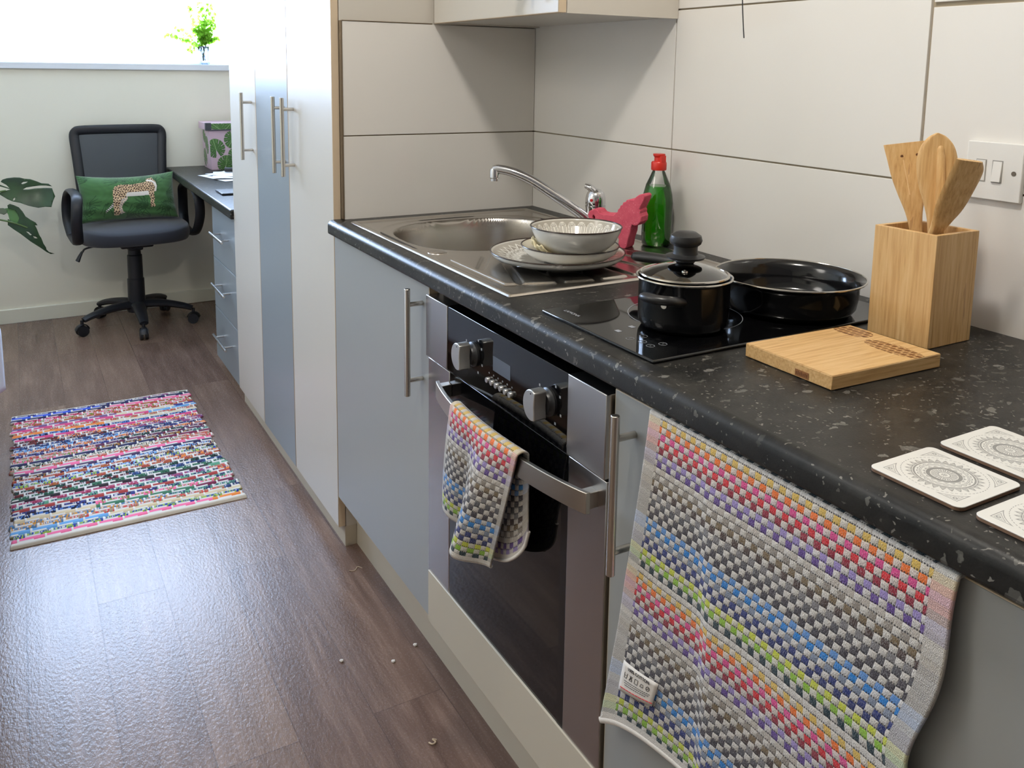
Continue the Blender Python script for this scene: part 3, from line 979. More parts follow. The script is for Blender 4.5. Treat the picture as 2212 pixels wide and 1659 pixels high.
MB().lathe((PO[0] - 0.026, PO[1] - 0.030, PO[2] + 0.0915), [(0.0018, 0.0), (0.0046, 0.0), (0.0042, 0.0026), (0.0022, 0.0032), (0.0018, 0.0)], 20).build('steam_vent', M_rimst, ld)

# ------------------------------------------------------------------ frying pan
fp = thing('frying_pan', 'black deep frying pan on the hob with its handle behind the saucepan', 'pan', (0.400, -1.163, H))
FO = (0.400, -1.163, H + 0.0056)
b = MB().lathe(FO, [(0.0, 0.0), (0.090, 0.0), (0.099, 0.003), (0.1055, 0.012), (0.1085, 0.030), (0.1095, 0.047), (0.1150, 0.0530), (0.1190, 0.0560), (0.1180, 0.0575), (0.1135, 0.0545), (0.1075, 0.0480), (0.1060, 0.030), (0.1025, 0.012), (0.096, 0.005), (0.0, 0.0035)], 96)
b.build('pan_body', M_pot, fp, ang=60)
MB().lathe(FO, [(0.1190 + 0.0016 * cos(a), 0.0570 + 0.0016 * sin(a)) for a in [2 * pi * k / 8 for k in range(8)]], 96, close=True).build('pan_rim', M_rimst, fp)
fd = Vector((-0.490, 0.872, 0)).normalized()
fz = Vector((0, 0, 1))
pth = [Vector(FO) + fd * o + fz * z for o, z in ((0.1085, 0.0400), (0.135, 0.0450), (0.165, 0.0495), (0.20, 0.0530), (0.24, 0.0545), (0.268, 0.0540), (0.280, 0.0525))]
MB().tube(catmull(pth, 4), [0.0070, 0.0078, 0.0085, 0.0095, 0.0105, 0.0112, 0.0118, 0.0122, 0.0125, 0.0128, 0.0130, 0.0131, 0.0132, 0.0133, 0.0134, 0.0135, 0.0135, 0.0134, 0.0132, 0.0129, 0.0124, 0.0112, 0.0094, 0.0064, 0.003], 16, sq=(0.72, 1.0), up=(0, 0, 1)).build('pan_handle', M_soft, fp, ang=60)

# ------------------------------------------------------------------ chopping board
cb = thing('chopping_board', 'small bamboo chopping board with burnt block pattern, in front of the utensil holder', 'chopping board', (0.269, -1.38, H), 0.0)
ex = Vector((0.2035, -0.0068, 0)); ey = Vector((-0.0010, -0.1485, 0)); o0 = Vector((0.1695, -1.3022, H + 0.0008)); BT = 0.0185
MB().prism([(0, 0), (1, 0), (1, 1), (0, 1)], lambda a, c, h: tuple(o0 + ex * a + ey * c + Vector((0, 0, h))), 0.0, BT - 0.0004).build('board', bamboo_mat('bamboo_core', 'x', 0.024), cb, bev=0.0008)
U, V = np.meshgrid(np.linspace(0.003, 0.997, 300), np.linspace(0.004, 0.996, 220))
burn = np.zeros(U.shape)
def blob(cu, cv, au, av):
    return ((np.abs((U - cu) / au)) ** 2.2 + (np.abs((V - cv) / av)) ** 2.2) < 1
for cu, cv, au, av in ((0.885, 0.17, 0.10, 0.20), (0.80, 0.72, 0.095, 0.30)):
    q = (V * 15.0); w_ = (U * 15.0 * 1.37)
    rowi = np.floor(w_)
    cell = ((q + 0.5 * (rowi % 2)) % 1.0 > 0.16) & ((w_ % 1.0) > 0.2)
    rnd = np.abs(np.sin(np.floor(q + 0.5 * (rowi % 2)) * 12.9898 + rowi * 78.233) * 43758.5453) % 1.0
    edge = np.maximum(np.abs((q + 0.5 * (rowi % 2)) % 1.0 - 0.58), np.abs((w_ % 1.0) - 0.6))
    burn = np.maximum(burn, (blob(cu, cv, au, av) & cell) * (0.70 + 0.5 * rnd) * (0.75 + 1.2 * edge))
Pm = np.stack([o0.x + ex.x * U + ey.x * V, o0.y + ex.y * U + ey.y * V, np.full(U.shape, o0.z + BT)], -1)
raster('top_face', Pm[::-1], np.repeat(np.clip(burn, 0, 1)[::-1, :, None], 3, 2), M_bam_x, cb, smooth=False)
st = MB(); M_burn = simple('burnt_stamp', lin(140, 92, 50), 0.6); M_burn2 = simple('burnt_stamp_dark', lin(104, 64, 34), 0.6)
qa = o0 + ey * 0.605; qb = o0 + ey * 0.755
st.box(qa.x - 0.0009, qa.x - 0.0006, qb.y, qa.y, qa.z + 0.002, qa.z + 0.0105)
stm = st.build('burnt_stamp', M_burn, cb)
st = MB()
for k in range(7):
    yy = qa.y - 0.002 - k * 0.0028
    st.box(qa.x - 0.0012, qa.x - 0.0008, yy - 0.0012, yy, qa.z + 0.004, qa.z + (0.0088 if k % 2 else 0.0078))
st.build('stamp_lettering', M_burn2, stm)

# ------------------------------------------------------------------ utensil holder + three utensils
uh = thing('utensil_holder', 'square bamboo utensil holder standing by the tiles, holding three wooden utensils', 'utensil holder', (0.4745, -1.350, H))
hx0, hx1, hy0, hy1, hz = 0.4255, 0.5235, -1.4015, -1.2990, H + 0.166
b = MB(); w_ = 0.0075; z0 = H + 0.0006
b.box(hx0, hx0 + w_, hy0, hy1, z0, hz).box(hx1 - w_, hx1, hy0, hy1, z0, hz).box(hx0 + w_, hx1 - w_, hy0, hy0 + w_, z0, hz).box(hx0 + w_, hx1 - w_, hy1 - w_, hy1, z0, hz).box(hx0 + w_, hx1 - w_, hy0 + w_, hy1 - w_, z0, z0 + 0.008)
b.build('box', M_bam_z, uh, bev=0.0007)


def utensil(name, label, foot, head, normal, outline, thick, bend=0.0, dishd=0.0, groove=None):
    """outline: list of (distance along from foot, half width left, half width right)"""
    F = Vector(foot); D = (Vector(head) - F); L = D.length; D.normalize()
    N = Vector(normal); N = (N - D * N.dot(D)).normalized(); S = D.cross(N)
    nu = 14; rows = []
    pts = catmull([Vector((a * L, l, r)) for a, l, r in outline], 5)
    b = MB()
    n = len(pts)
    def P(i, k, side):
        a, l, r = pts[i]
        s_ = -l + (l + r) * k / nu
        q = (k / nu - 0.5) * 2
        taper = 1.0 - 0.35 * max(0, (a / L - 0.6) / 0.4)
        off = dishd * (1 - q * q) * max(0.0, (a / L - 0.62) / 0.38) * max(0.0, 1 - ((a / L - 0.84) / 0.17) ** 2)
        edge = sqrt(max(0.0, 1 - abs(q) ** 6))
        h = thick * 0.5 * taper * edge
        gv = 0.0
        if groove is not None and side > 0 and abs(s_ - groove[0]) < groove[1] and groove[2] < a / L < groove[3]:
            gv = groove[4] * (1 - (abs(s_ - groove[0]) / groove[1]) ** 2)
        return F + D * a + S * s_ + N * (bend * (a / L) ** 2 + side * h - off + gv)
    for side in (1, -1):
        o = len(b.v)
        for i in range(n):
            for k in range(nu + 1):
                b.v.append(tuple(P(i, k, side)))
        for i in range(n - 1):
            for k in range(nu):
                q = (o + i * (nu + 1) + k, o + i * (nu + 1) + k + 1, o + (i + 1) * (nu + 1) + k + 1, o + (i + 1) * (nu + 1) + k)
                b.f.append(q if side > 0 else tuple(reversed(q))); b.mi.append(0)
    N1 = n * (nu + 1)
    for i in range(n - 1):
        for k in (0, nu):
            q = (i * (nu + 1) + k, (i + 1) * (nu + 1) + k, N1 + (i + 1) * (nu + 1) + k, N1 + i * (nu + 1) + k)
            b.f.append(q if k == 0 else tuple(reversed(q))); b.mi.append(0)
    for i in (0, n - 1):
        for k in range(nu):
            q = (i * (nu + 1) + k, i * (nu + 1) + k + 1, N1 + i * (nu + 1) + k + 1, N1 + i * (nu + 1) + k)
            b.f.append(q); b.mi.append(0)
    return b


zb_ = H + 0.010
M_beech1 = bamboo_mat('beech_slotted', 'z', 0.3); M_beech2 = bamboo_mat('beech_pale', 'z', 0.31)
sl = thing('spatula', 'slotted wooden spatula, leftmost of the utensils in the bamboo holder', 'spatula', (0.485, -1.333, zb_))
b = utensil('', '', (0.498, -1.346, zb_), (0.478, -1.307, H + 0.288), (-0.62, -0.78, 0.0),
            [(0.0, 0.0085, 0.0085), (0.35, 0.0085, 0.0085), (0.52, 0.0095, 0.0095), (0.62, 0.0125, 0.0125), (0.72, 0.020, 0.020), (0.82, 0.0265, 0.0255), (0.92, 0.0300, 0.0280), (0.99, 0.0325, 0.0290), (1.0, 0.0322, 0.0286)], 0.0085, bend=-0.016)
b.build('blade_and_handle', M_beech1, sl, ang=50)
F = Vector((0.498, -1.346, zb_)); Dv = Vector((0.478, -1.307, H + 0.288)) - F; L_ = Dv.length; Dv.normalize()
Nv = Vector((-0.62, -0.78, 0)); Nv = (Nv - Dv * Nv.dot(Dv)).normalized(); Sv = Dv.cross(Nv)
for s_ in (-0.009, 0.013):
    b = MB(); q0 = F + Dv * L_ * 0.93 + Sv * s_ + Nv * (-0.016 * 0.93 ** 2 + 0.0026)
    b.cyl(q0, q0 + Nv * 0.0006, 0.0022, n=14)
    b.build('hole', M_burn2, sl)
b = MB()
q0 = F + Dv * L_ * 0.91 + Sv * -0.0075 + Nv * (-0.016 * 0.91 ** 2 + 0.0026); q1 = F + Dv * L_ * 0.72 + Sv * -0.004 + Nv * (-0.016 * 0.72 ** 2 + 0.0036)
b.tube([q0, q1], 0.0009, 8); b.build('slot', simple('pale_cut_wood', lin(226, 190, 140), 0.6), sl)
so = thing('wooden_spoon', 'wooden spoon with an oval bowl, middle of the utensils in the bamboo holder', 'spoon', (0.470, -1.36, zb_))
b = utensil('', '', (0.486, -1.368, zb_), (0.474, -1.3560, H + 0.306), (-0.70, -0.71, 0.0),
            [(0.0, 0.010, 0.010), (0.40, 0.0105, 0.0105), (0.55, 0.0118, 0.0118), (0.64, 0.0165, 0.0165), (0.72, 0.0230, 0.0230), (0.80, 0.0272, 0.0272), (0.87, 0.0275, 0.0275), (0.935, 0.0225, 0.0225), (0.98, 0.0125, 0.0125), (1.0, 0.002, 0.002)], 0.0125, bend=-0.004)
b.build('bowl_and_handle', M_beech2, so, ang=60)
F = Vector((0.486, -1.368, zb_)); Dv = Vector((0.474, -1.3560, H + 0.306)) - F; L_ = Dv.length; Dv.normalize()
Nv = Vector((-0.70, -0.71, 0)); Nv = (Nv - Dv * Nv.dot(Dv)).normalized(); Sv = Dv.cross(Nv)
q = [F + Dv * L_ * a + Sv * 0.004 + Nv * (-0.004 * a * a + h) for a, h in ((0.42, 0.0035), (0.56, 0.0062), (0.68, 0.0074), (0.80, 0.0070), (0.90, 0.0042), (0.945, 0.0018))]
MB().tube(catmull(q, 5), [0.0062] * 6 + [0.0066] * 8 + [0.0060] * 6 + [0.0050] * 3 + [0.004, 0.0026, 0.0008], 14, sq=(0.75, 1.0), up=tuple(Nv)).build('ridge', M_beech1, so, ang=60)
s2 = thing('spatula', 'plain flat wooden spatula leaning right, rightmost of the utensils in the bamboo holder', 'spatula', (0.47, -1.37, zb_))
b = utensil('', '', (0.4545, -1.318, zb_), (0.4530, -1.4230, H + 0.272), (-0.34, -0.90, -0.30),
            [(0.0, 0.009, 0.009), (0.36, 0.0092, 0.0092), (0.58, 0.0100, 0.0100), (0.66, 0.0140, 0.0170), (0.74, 0.0195, 0.0265), (0.86, 0.0210, 0.0300), (0.95, 0.0205, 0.0300), (1.0, 0.0200, 0.0220)], 0.0095, bend=-0.004)
b.build('blade_and_handle', M_beech2, s2, ang=50)

# ------------------------------------------------------------------ coasters
N_ = 300
X, Y = np.meshgrid(np.linspace(-1, 1, N_), np.linspace(-1, 1, N_))
cc = 0.86
ins = (np.abs(X) < 0.995) & (np.abs(Y) < 0.995)
R = np.hypot(X, Y) ; TH = np.arctan2(Y, X)
m = np.zeros(X.shape)
def petals(k, ph=0.0):
    return np.abs(((TH * k / (2 * pi) + ph) % 1.0) - 0.5) * 2
def put(mask, v):
    m[mask] = v
put((R < 0.90) & (R > 0.885) & (((TH * 60 / (2 * pi)) % 1.0) < 0.6), 0.5)
p28 = petals(28)
put((R > 0.66) & (R < 0.66 + 0.16 * (1 - p28)), 0.45)
put((R > 0.67) & (R < 0.66 + 0.10 * (1 - p28)) & (R > 0.69), 0.2)
put((R < 0.645) & (R > 0.605), 0.48)
p24 = petals(24)
put((R > 0.50) & (R < 0.50 + 0.075 * np.sqrt(np.clip(1 - p24 ** 2, 0, 1))), 0.42)
put((R > 0.515) & (R < 0.50 + 0.05 * np.sqrt(np.clip(1 - p24 ** 2, 0, 1))), 0.05)
put((R < 0.485) & (R > 0.472), 0.45)
p18 = petals(18, 0.5)
put((R > 0.39) & (R < 0.39 + 0.06 * (1 - p18)), 0.35)
put((R < 0.375) & (R > 0.29), 0.5)
p16 = petals(16)
put((R < 0.275) & (R > 0.15) & (np.abs(p16 - 0.45) < 0.28), 0.45)
put((R < 0.14) & (R > 0.115), 0.45); put((R < 0.07) & (petals(8) < 0.6), 0.45)
# corners
aX, aY = np.abs(X), np.abs(Y)
cr = (R > 0.99) & (aX < 0.90) & (aY < 0.90)
u_ = np.minimum(aX, aY)
ed = np.minimum(np.minimum(0.90 - aX, 0.90 - aY), (R - 0.99))
put(cr & (ed < 0.018), 0.45)
put(cr & (ed > 0.045) & (ed < 0.06), 0.42)
put(cr & (ed > 0.075) & (np.abs(((aX - aY) * 14) % 1.0 - 0.5) < 0.22) & (np.hypot(aX - 0.80, aY - 0.80) > 0.07), 0.36)
put((np.hypot(aX - 0.79, aY - 0.79) < 0.05) & (np.hypot(aX - 0.79, aY - 0.79) > 0.022), 0.45)
ink = arr(lin(138, 137, 133)); pap = arr(lin(222, 220, 213))
cimg = pap * (1 - m[..., None] * 2.0) + ink * (m[..., None] * 2.0)
cimg = np.clip(cimg, 0.02, 1)
M_coast = vcol('printed_melamine', 0.32, 0.4)
M_cork = simple('hardboard_edge', lin(120, 92, 70), 0.7)
M_coastw = simple('coaster_white', lin(222, 220, 213), 0.35)


def rsq(hw, r, n=6):
    o = []
    for sx, sy, a0 in ((1, 1, 0), (-1, 1, 90), (-1, -1, 180), (1, -1, 270)):
        for k in range(n + 1):
            a = radians(a0 + 90 * k / n)
            o.append((sx * (hw - r) + r * cos(a), sy * (hw - r) + r * sin(a)))
    return o


def coaster(cx, cy, rot, label):
    t = thing('coaster', label, 'coaster', (cx, cy, H), rot, 'mandala coasters on the worktop')
    hw = 0.0490
    MB().prism(rsq(hw, 0.008), lambda a, c, h: (a, c, h), 0.0006, 0.0034).build('hardboard_base', M_cork, t, local=True)
    bd = MB().prism(rsq(hw, 0.008), lambda a, c, h: (a, c, h), 0.0034, 0.0044).build('white_board', M_coastw, t, local=True, bev=0.0003, seg=1)
    k = hw - 0.0055
    # squeeze the square grid into the rounded outline so the print stays on the board
    P = np.stack([X * k, Y * k, np.full(X.shape, 0.00446)], -1)
    Pw = P @ np.array(Matrix.Rotation(rot, 3, 'Z')).T + np.array((cx, cy, H))
    raster('printed_mandala', Pw, cimg, M_coast, t, smooth=False)
    return t


coaster(0.0745, -1.6665, 0.0, 'square grey-mandala coaster nearest the rounded worktop edge, left of its neighbour at the picture edge')
coaster(0.1875, -1.6640, 0.0, 'square grey-mandala coaster set back towards the wall, behind the front one')
coaster(0.0765, -1.7750, 0.0, 'square grey-mandala coaster cut off by the picture edge, right of the front one')

# ------------------------------------------------------------------ wall switch, hanging cord
sw = thing('wall_switch', 'white double switch plate on the tiles behind the utensil holder', 'switch', (0.594, -1.371, 1.156))
MB().box(0.592, 0.5998, -1.4155, -1.3275, 1.1125, 1.2005).build('plate', M_white, sw, bev=0.0015, seg=2)
for yy, sgn in ((-1.3520, 1), (-1.3775, -1)):
    fr_ = MB().box(0.5915, 0.5922, yy - 0.0082, yy + 0.0082, 1.1395, 1.1735).build('switch_surround', simple('switch_gap', lin(150, 148, 142), 0.5), sw)
    r_ = MB().prism([(0.5922, 1.1410), (0.5885, 1.1410), (0.5912, 1.1720), (0.5922, 1.1720)] if sgn < 0 else [(0.5922, 1.1410), (0.5912, 1.1410), (0.5900, 1.1720), (0.5922, 1.1720)], lambda a, c, h: (a, h, c), yy - 0.0070, yy + 0.0070)
    r_.build('rocker', M_white, sw, bev=0.0004, seg=1)
for yy in (-1.4030, -1.3400):
    b = MB().lathe((0.592, yy, 1.1560), [(0, 0.0), (0.0036, 0.0), (0.0036, 0.0006), (0, 0.0006)], 18, axis=(-1, 0, 0))
    scw = b.build('screw', simple('screw_steel', lin(120, 112, 100), 0.4, 0.8), sw)
tag(MB().tube(catmull([(0.300, -1.118, 2.3995), (0.300, -1.118, 2.0), (0.300, -1.118, 1.66), (0.300, -1.121, 1.55), (0.300, -1.124, 1.45), (0.300, -1.127, 1.40), (0.300, -1.1335, 1.352)], 6), 0.0009, 8).build('hanging_cord', M_black), 'thin dark cord hanging down in front of the tiles', 'cord')

# ------------------------------------------------------------------ oven
ov = thing('oven', 'built-in stainless steel and black glass oven under the hob, small towel on its handle', 'oven', (0.2, -0.91, 0.28))
OY0, OY1 = -1.2165, -0.6045          # near / far edge
MB().box(0.030, 0.52, OY0 + 0.012, OY1 - 0.018, 0.272, 0.845).build('oven_body', M_dark, ov)
# control panel
cp = MB().box(-0.0005, 0.030, OY0 + 0.0985, OY1 - 0.0985, 0.7295, 0.8545).build('control_panel', M_blackgloss, ov, bev=0.0012)
for y0, y1 in ((OY1 - 0.0975, OY1), (OY0, OY0 + 0.0975)):
    MB().box(-0.002, 0.030, y0, y1, 0.7295, 0.8550).build('end_plate', M_steel, cp, bev=0.0015)
MB().box(-0.0009, 0.0, -0.9447, -0.8844, 0.7860, 0.8120).build('display', simple('display_glass', lin(84, 92, 104), 0.25), cp)
M_knob = simple('satin_knob', lin(196, 194, 190), 0.28, 0.85)
for i, ky in enumerate((-0.812, -1.0675)):
    kz = 0.7935
    k = MB().lathe((-0.0006, ky, kz), [(0.0, 0.0), (0.0225, 0.0), (0.0225, 0.004), (0.0190, 0.0065), (0.0175, 0.0115), (0.0, 0.0115)], 40, axis=(-1, 0, 0)).build('knob', M_black, ov, ang=40)
    # grip: flat-sided bar with rounded ends
    pol = []
    for j in range(19):
        a = radians(62 + 236 * j / 18); pol.append((0.0245 * cos(a) * 0.95, 0.0245 * sin(a)))
    pol += [(0.0100, -0.0120), (0.0090, 0.0), (0.0100, 0.0120)]
    MB().prism(pol, lambda a, c, h: (-0.0125 - h, ky - a, kz + c), 0.0, 0.0225).build('grip', M_knob, k, bev=0.0015, ang=30)
    MB().lathe((-0.0351, ky, kz + 0.0185), [(0, 0), (0.0013, 0), (0.0013, 0.0003), (0, 0.0003)], 12, axis=(-1, 0, 0)).build('pointer_dot', M_black, k)
for j in range(6):
    by = -0.8707 - 0.01602 * j
    MB().lathe((-0.0006, by, 0.7648), [(0.0, 0.0), (0.0052, 0.0), (0.0052, 0.0050), (0.0044, 0.0062), (0.0, 0.0062)], 20, axis=(-1, 0, 0)).build('button', M_knob, ov, ang=40)
b = MB()
for j in range(6):
    by = -0.8707 - 0.01602 * j
    b.box(-0.0008, 0, by - 0.0022, by + 0.0022, 0.7765, 0.7772).box(-0.0008, 0, by - 0.0008, by + 0.0008, 0.7755, 0.7785)
MB_marks = b.build('printed_symbols', M_mark, cp)
for ky in (-0.812, -1.0675):
    for a in (-150, -110, -60, -30, 60, 100, 140):
        q = (ky + 0.034 * sin(radians(a)), 0.7935 + 0.034 * cos(radians(a)))
        MB().box(-0.0008, 0, q[0] - 0.0020, q[0] + 0.0020, q[1] - 0.0020, q[1] + 0.0020).build('dial_symbol', M_mark, cp)
# door
DZ0, DZ1 = 0.262, 0.7250
od = MB().box(0.0045, 0.030, OY0 + 0.0985, OY1 - 0.0985, DZ0, DZ1).build('oven_door', M_blackgloss, ov, bev=0.001)
od['label'] = 'black glass oven door'
for y0, y1 in ((OY1 - 0.0985, OY1 - 0.0004), (OY0 + 0.0004, OY0 + 0.0985)):
    MB().box(0.0035, 0.030, y0, y1, DZ0, DZ1).build('steel_side', M_steel, od, bev=0.0015)
b = MB()
b.box(0.0041, 0.0046, OY0 + 0.0985, OY0 + 0.116, DZ0, DZ1 - 0.05)
b.build('door_edge_print', simple('black_print', lin(6, 6, 6), 0.25), od)
# bowed handle: a flat bar, ends touching the door
b = MB(); nH = 40; hz0, hz1 = 0.6740, 0.7065
def bow(y):
    u = (y + 0.9445) / 0.2545
    return -0.0195 - 0.0330 * max(0.0, 1 - u * u) ** 0.9
rows = []
for i in range(nH + 1):
    y = -0.690 - 0.509 * i / nH
    x0 = bow(y); dx = 0.0075
    rows.append([(x0, y, hz0), (x0, y, hz1), ((x0 + dx), y, hz1), ((x0 + dx), y, hz0)])
for r_ in rows:
    b.v.extend(r_)
for i in range(nH):
    for k in range(4):
        k2 = (k + 1) % 4
        b.f.append((i * 4 + k, i * 4 + k2, (i + 1) * 4 + k2, (i + 1) * 4 + k)); b.mi.append(0)
b.f.append((3, 2, 1, 0)); b.mi.append(0); e = nH * 4; b.f.append((e, e + 1, e + 2, e + 3)); b.mi.append(0)
for y0, y1 in ((-0.712, -0.694), (-1.195, -1.177)):
    b.box(-0.0160, 0.0044, y0, y1, hz0 + 0.004, hz1 - 0.004)
b.build('door_handle', simple('satin_handle', lin(190, 184, 174), 0.30, 1.0), ov, bev=0.001, ang=30)

# ------------------------------------------------------------------ checked towels
SEQ = [(226, 188, 92), (244, 118, 34), (226, 74, 142), (218, 34, 44), (150, 28, 52), (158, 138, 196), (98, 66, 142), (196, 186, 174), (150, 140, 128), (122, 102, 72), (78, 60, 54), (128, 124, 124), (86, 84, 88), (72, 66, 72), (60, 54, 62),
       (92, 144, 206), (22, 128, 206), (128, 138, 156), (36, 50, 118), (32, 44, 104), (204, 210, 62), (146, 192, 52), (24, 54, 62), (214, 208, 200)]
# order above runs from the top of the towel downwards


def towel_mat(name, U, V, cw, rh, row0, selv=0.025, hem=0.010, left=True, right=True):
    t = NT(name)
    uvn = t.n('UVMap'); uvn.uv_map = 'UVMap'
    sp = t.n('SeparateXYZ'); t.link(uvn.outputs[0], sp.inputs[0])
    nzv = t.noise(t.coord(), 190.0, 2.0, 0.5, 'Color')
    nz = t.n('SeparateColor'); t.link(nzv, nz.inputs[0])
    u = t.math('ADD', sp.outputs[0], t.math('MULTIPLY_ADD', nz.outputs[0], 0.0022, -0.0011))
    v = t.math('ADD', sp.outputs[1], t.math('MULTIPLY_ADD', nz.outputs[1], 0.0022, -0.0011))
    N = len(SEQ)
    rv = t.math('DIVIDE', t.math('ADD', v, 0.0027), rh); ru = t.math('DIVIDE', u, cw)
    row = t.math('FLOOR', rv); col = t.math('FLOOR', ru)
    fr = t.math('FRACT', rv); fu = t.math('FRACT', ru)
    chk = t.math('GREATER_THAN', t.math('FRACT', t.math('MULTIPLY', t.math('ADD', row, col), 0.5)), 0.25)
    k = t.math('DIVIDE', t.math('ADD', t.math('MODULO', t.math('ADD', row, float(row0)), float(N)), 0.5), float(N))
    stops = [(i / N, lin(*c)) for i, c in enumerate(SEQ)]
    colr = t.ramp(k, stops, 'CONSTANT')
    fib = t.noise(t.mapping(t.coord(), (1, 1, 0.35)), 1500.0, 2.0)
    wht = t.ramp(fib, [(0.32, lin(186, 178, 168)), (0.55, lin(226, 220, 211)), (0.75, lin(240, 236, 230))])
    tint = t.mix(0.10, wht, colr)
    yarn = t.mix(t.math('MULTIPLY', t.math('SUBTRACT', fib, 0.5), 1.2, clamp=True), colr, (1, 1, 1, 1))
    c = t.mix(chk, yarn, tint)
    # dark ground weave that shows as dashes under each tuft
    gap = t.math('MULTIPLY', t.math('LESS_THAN', fr, 0.20), t.math('GREATER_THAN', t.math('SINE', t.math('MULTIPLY', u, 2 * pi / 0.0031)), -0.15))
    c = t.mix(t.math('MULTIPLY', gap, 0.86), c, lin(38, 34, 36))
    # selvedge bands: plain woven stripes in pale tints of each row
    hatch = t.math('MULTIPLY', t.math('GREATER_THAN', t.math('SINE', t.math('MULTIPLY', v, 2 * pi / 0.0021)), 0.25), t.math('GREATER_THAN', t.math('SINE', t.math('MULTIPLY', u, 2 * pi / 0.0021)), -0.2))
    sv = t.mix(0.36, lin(228, 222, 212), colr)
    sv = t.mix(t.math('MULTIPLY', hatch, t.math('MULTIPLY_ADD', t.math('GREATER_THAN', t.noise(t.mapping(sp.outputs[1], (1, 1, 1)), 90.0, 1.0), 0.52), 0.36, 0.10)), sv, lin(70, 64, 62))
    sel = t.math('ADD', t.math('LESS_THAN', u, selv if left else -1.0), t.math('GREATER_THAN', u, U - selv if right else 9.0), clamp=True)
    c = t.mix(sel, c, sv)
    hm = t.math('ADD', t.math('LESS_THAN', v, hem), t.math('GREATER_THAN', v, V - hem), clamp=True)
    c = t.mix(hm, c, lin(228, 222, 213))
    t.P(c, 0.95, 0.0, 0.15)
    t.b.inputs['Sheen Weight'].default_value = 0.15
    tuft = t.math('MULTIPLY', t.math('SINE', t.math('MULTIPLY', fr, pi)), t.math('SINE', t.math('MULTIPLY', fu, pi)))
    tuft = t.math('MULTIPLY', t.math('POWER', tuft, 0.5), t.math('MULTIPLY_ADD', chk, 0.6, 0.4))
    flat = t.math('MAXIMUM', sel, hm)
    tuft = t.math('MULTIPLY', tuft, t.math('SUBTRACT', 1.0, flat))
    hgt = t.math('ADD', tuft, t.math('MULTIPLY', t.math('SUBTRACT', fib, 0.5), 0.9))
    t.bump(hgt, 0.8, 0.0030)
    return t.m


BU, BV = 0.470, 0.492
rh = 0.2195 / 24
# orange row (index 1, from the top) sits at height .851 -> v
vo = 0.851 - 0.4285
row_at = int(vo / rh)
row0 = ((24 - 1) - row_at) % 24          # SEQ index grows downwards, so the lookup runs on reversed colours
SEQ_DOWN = SEQ
SEQ = list(reversed(SEQ_DOWN))
# in the reversed list orange has index 22
row0 = (22 - row_at) % 24
M_bt = towel_mat('checked_terry', BU, BV, 0.0098, rh, row0)


def bt_pt(a, v):
    """a 0..1 from the left (far) edge, v = height above the hem line"""
    zt = 0.8718
    z0 = 0.4285
    drop = 0.045 * math.exp(-a / 0.13) * max(0.0, 1 - v / 0.16) ** 1.5
    z = z0 + v - drop
    yl = -1.315 + 0.070 * max(0.0, 1 - (z - 0.386) / 0.483) ** 1.15
    yr = -1.7395 + 0.018 * min(1.0, (0.873 - z) / 0.2) + 0.010 * math.sin(z * 30) * min(1.0, (0.873 - z) / 0.2)
    y = yl + (yr - yl) * a
    low = min(1.0, max(0.0, (0.872 - z) / 0.25))
    # a fold that starts a third of the way along and deepens downwards
    yy = (y + 1.415)
    f = 1 / (1 + math.exp((yy + 0.004 + 0.02 * low) / 0.006))      # 0 left of fold, 1 right of it
    x = -0.0055 - 0.0165 * low * f * math.exp(-max(0.0, -yy) / 0.11) - 0.006 * low * (0.5 + 0.5 * math.sin(a * 9.0 + 0.8)) - 0.010 * low * (a > 0.75) * ((a - 0.75) / 0.25) ** 2
    x -= 0.020 * math.exp(-a / 0.06) * max(0.0, 0.55 - z) / 0.2 * 0.4
    return (x, y, z)


def bt(a, q):
    # q 0..1 up the front, the last rows fold over the door top
    v = q * (0.8718 - 0.4285 + 0.016)
    vf = 0.8718 - 0.4285 - 0.004
    if v <= vf:
        return bt_pt(a, v)
    x, y, z = bt_pt(a, vf)
    s_ = v - vf
    an = min(s_ / 0.006, pi / 2)
    return (x + 0.005 * (1 - cos(an)) + max(0.0, s_ - 0.0094), y, z + 0.003 * sin(an))


VT = 0.8718 - 0.4285 + 0.016
big = MB().sheet(bt, 150, 150, uv=lambda a, q: (a * BU, q * VT))
bo_ = thing('hand_towel', 'large checked rainbow terry towel hanging over the cabinet door right of the oven', 'towel', (-0.006, -1.52, 0.43), 0.0, None)
bto = big.build('terry_cloth', M_bt, bo_, solid=0.0035, solid_off=-1.0, ang=80)
hem = MB()
hp_ = [bt_pt(a / 60, -0.001) for a in range(61)]
hem.tube([(q[0] + 0.001, q[1], q[2]) for q in hp_], 0.0032, 8, sq=(1.4, 0.6), up=(0, 0, 1))
hem.build('hem', simple('hem_cotton', lin(226, 220, 212), 0.9, bump=(500, 0.4, 0.001)), bo_, ang=80)
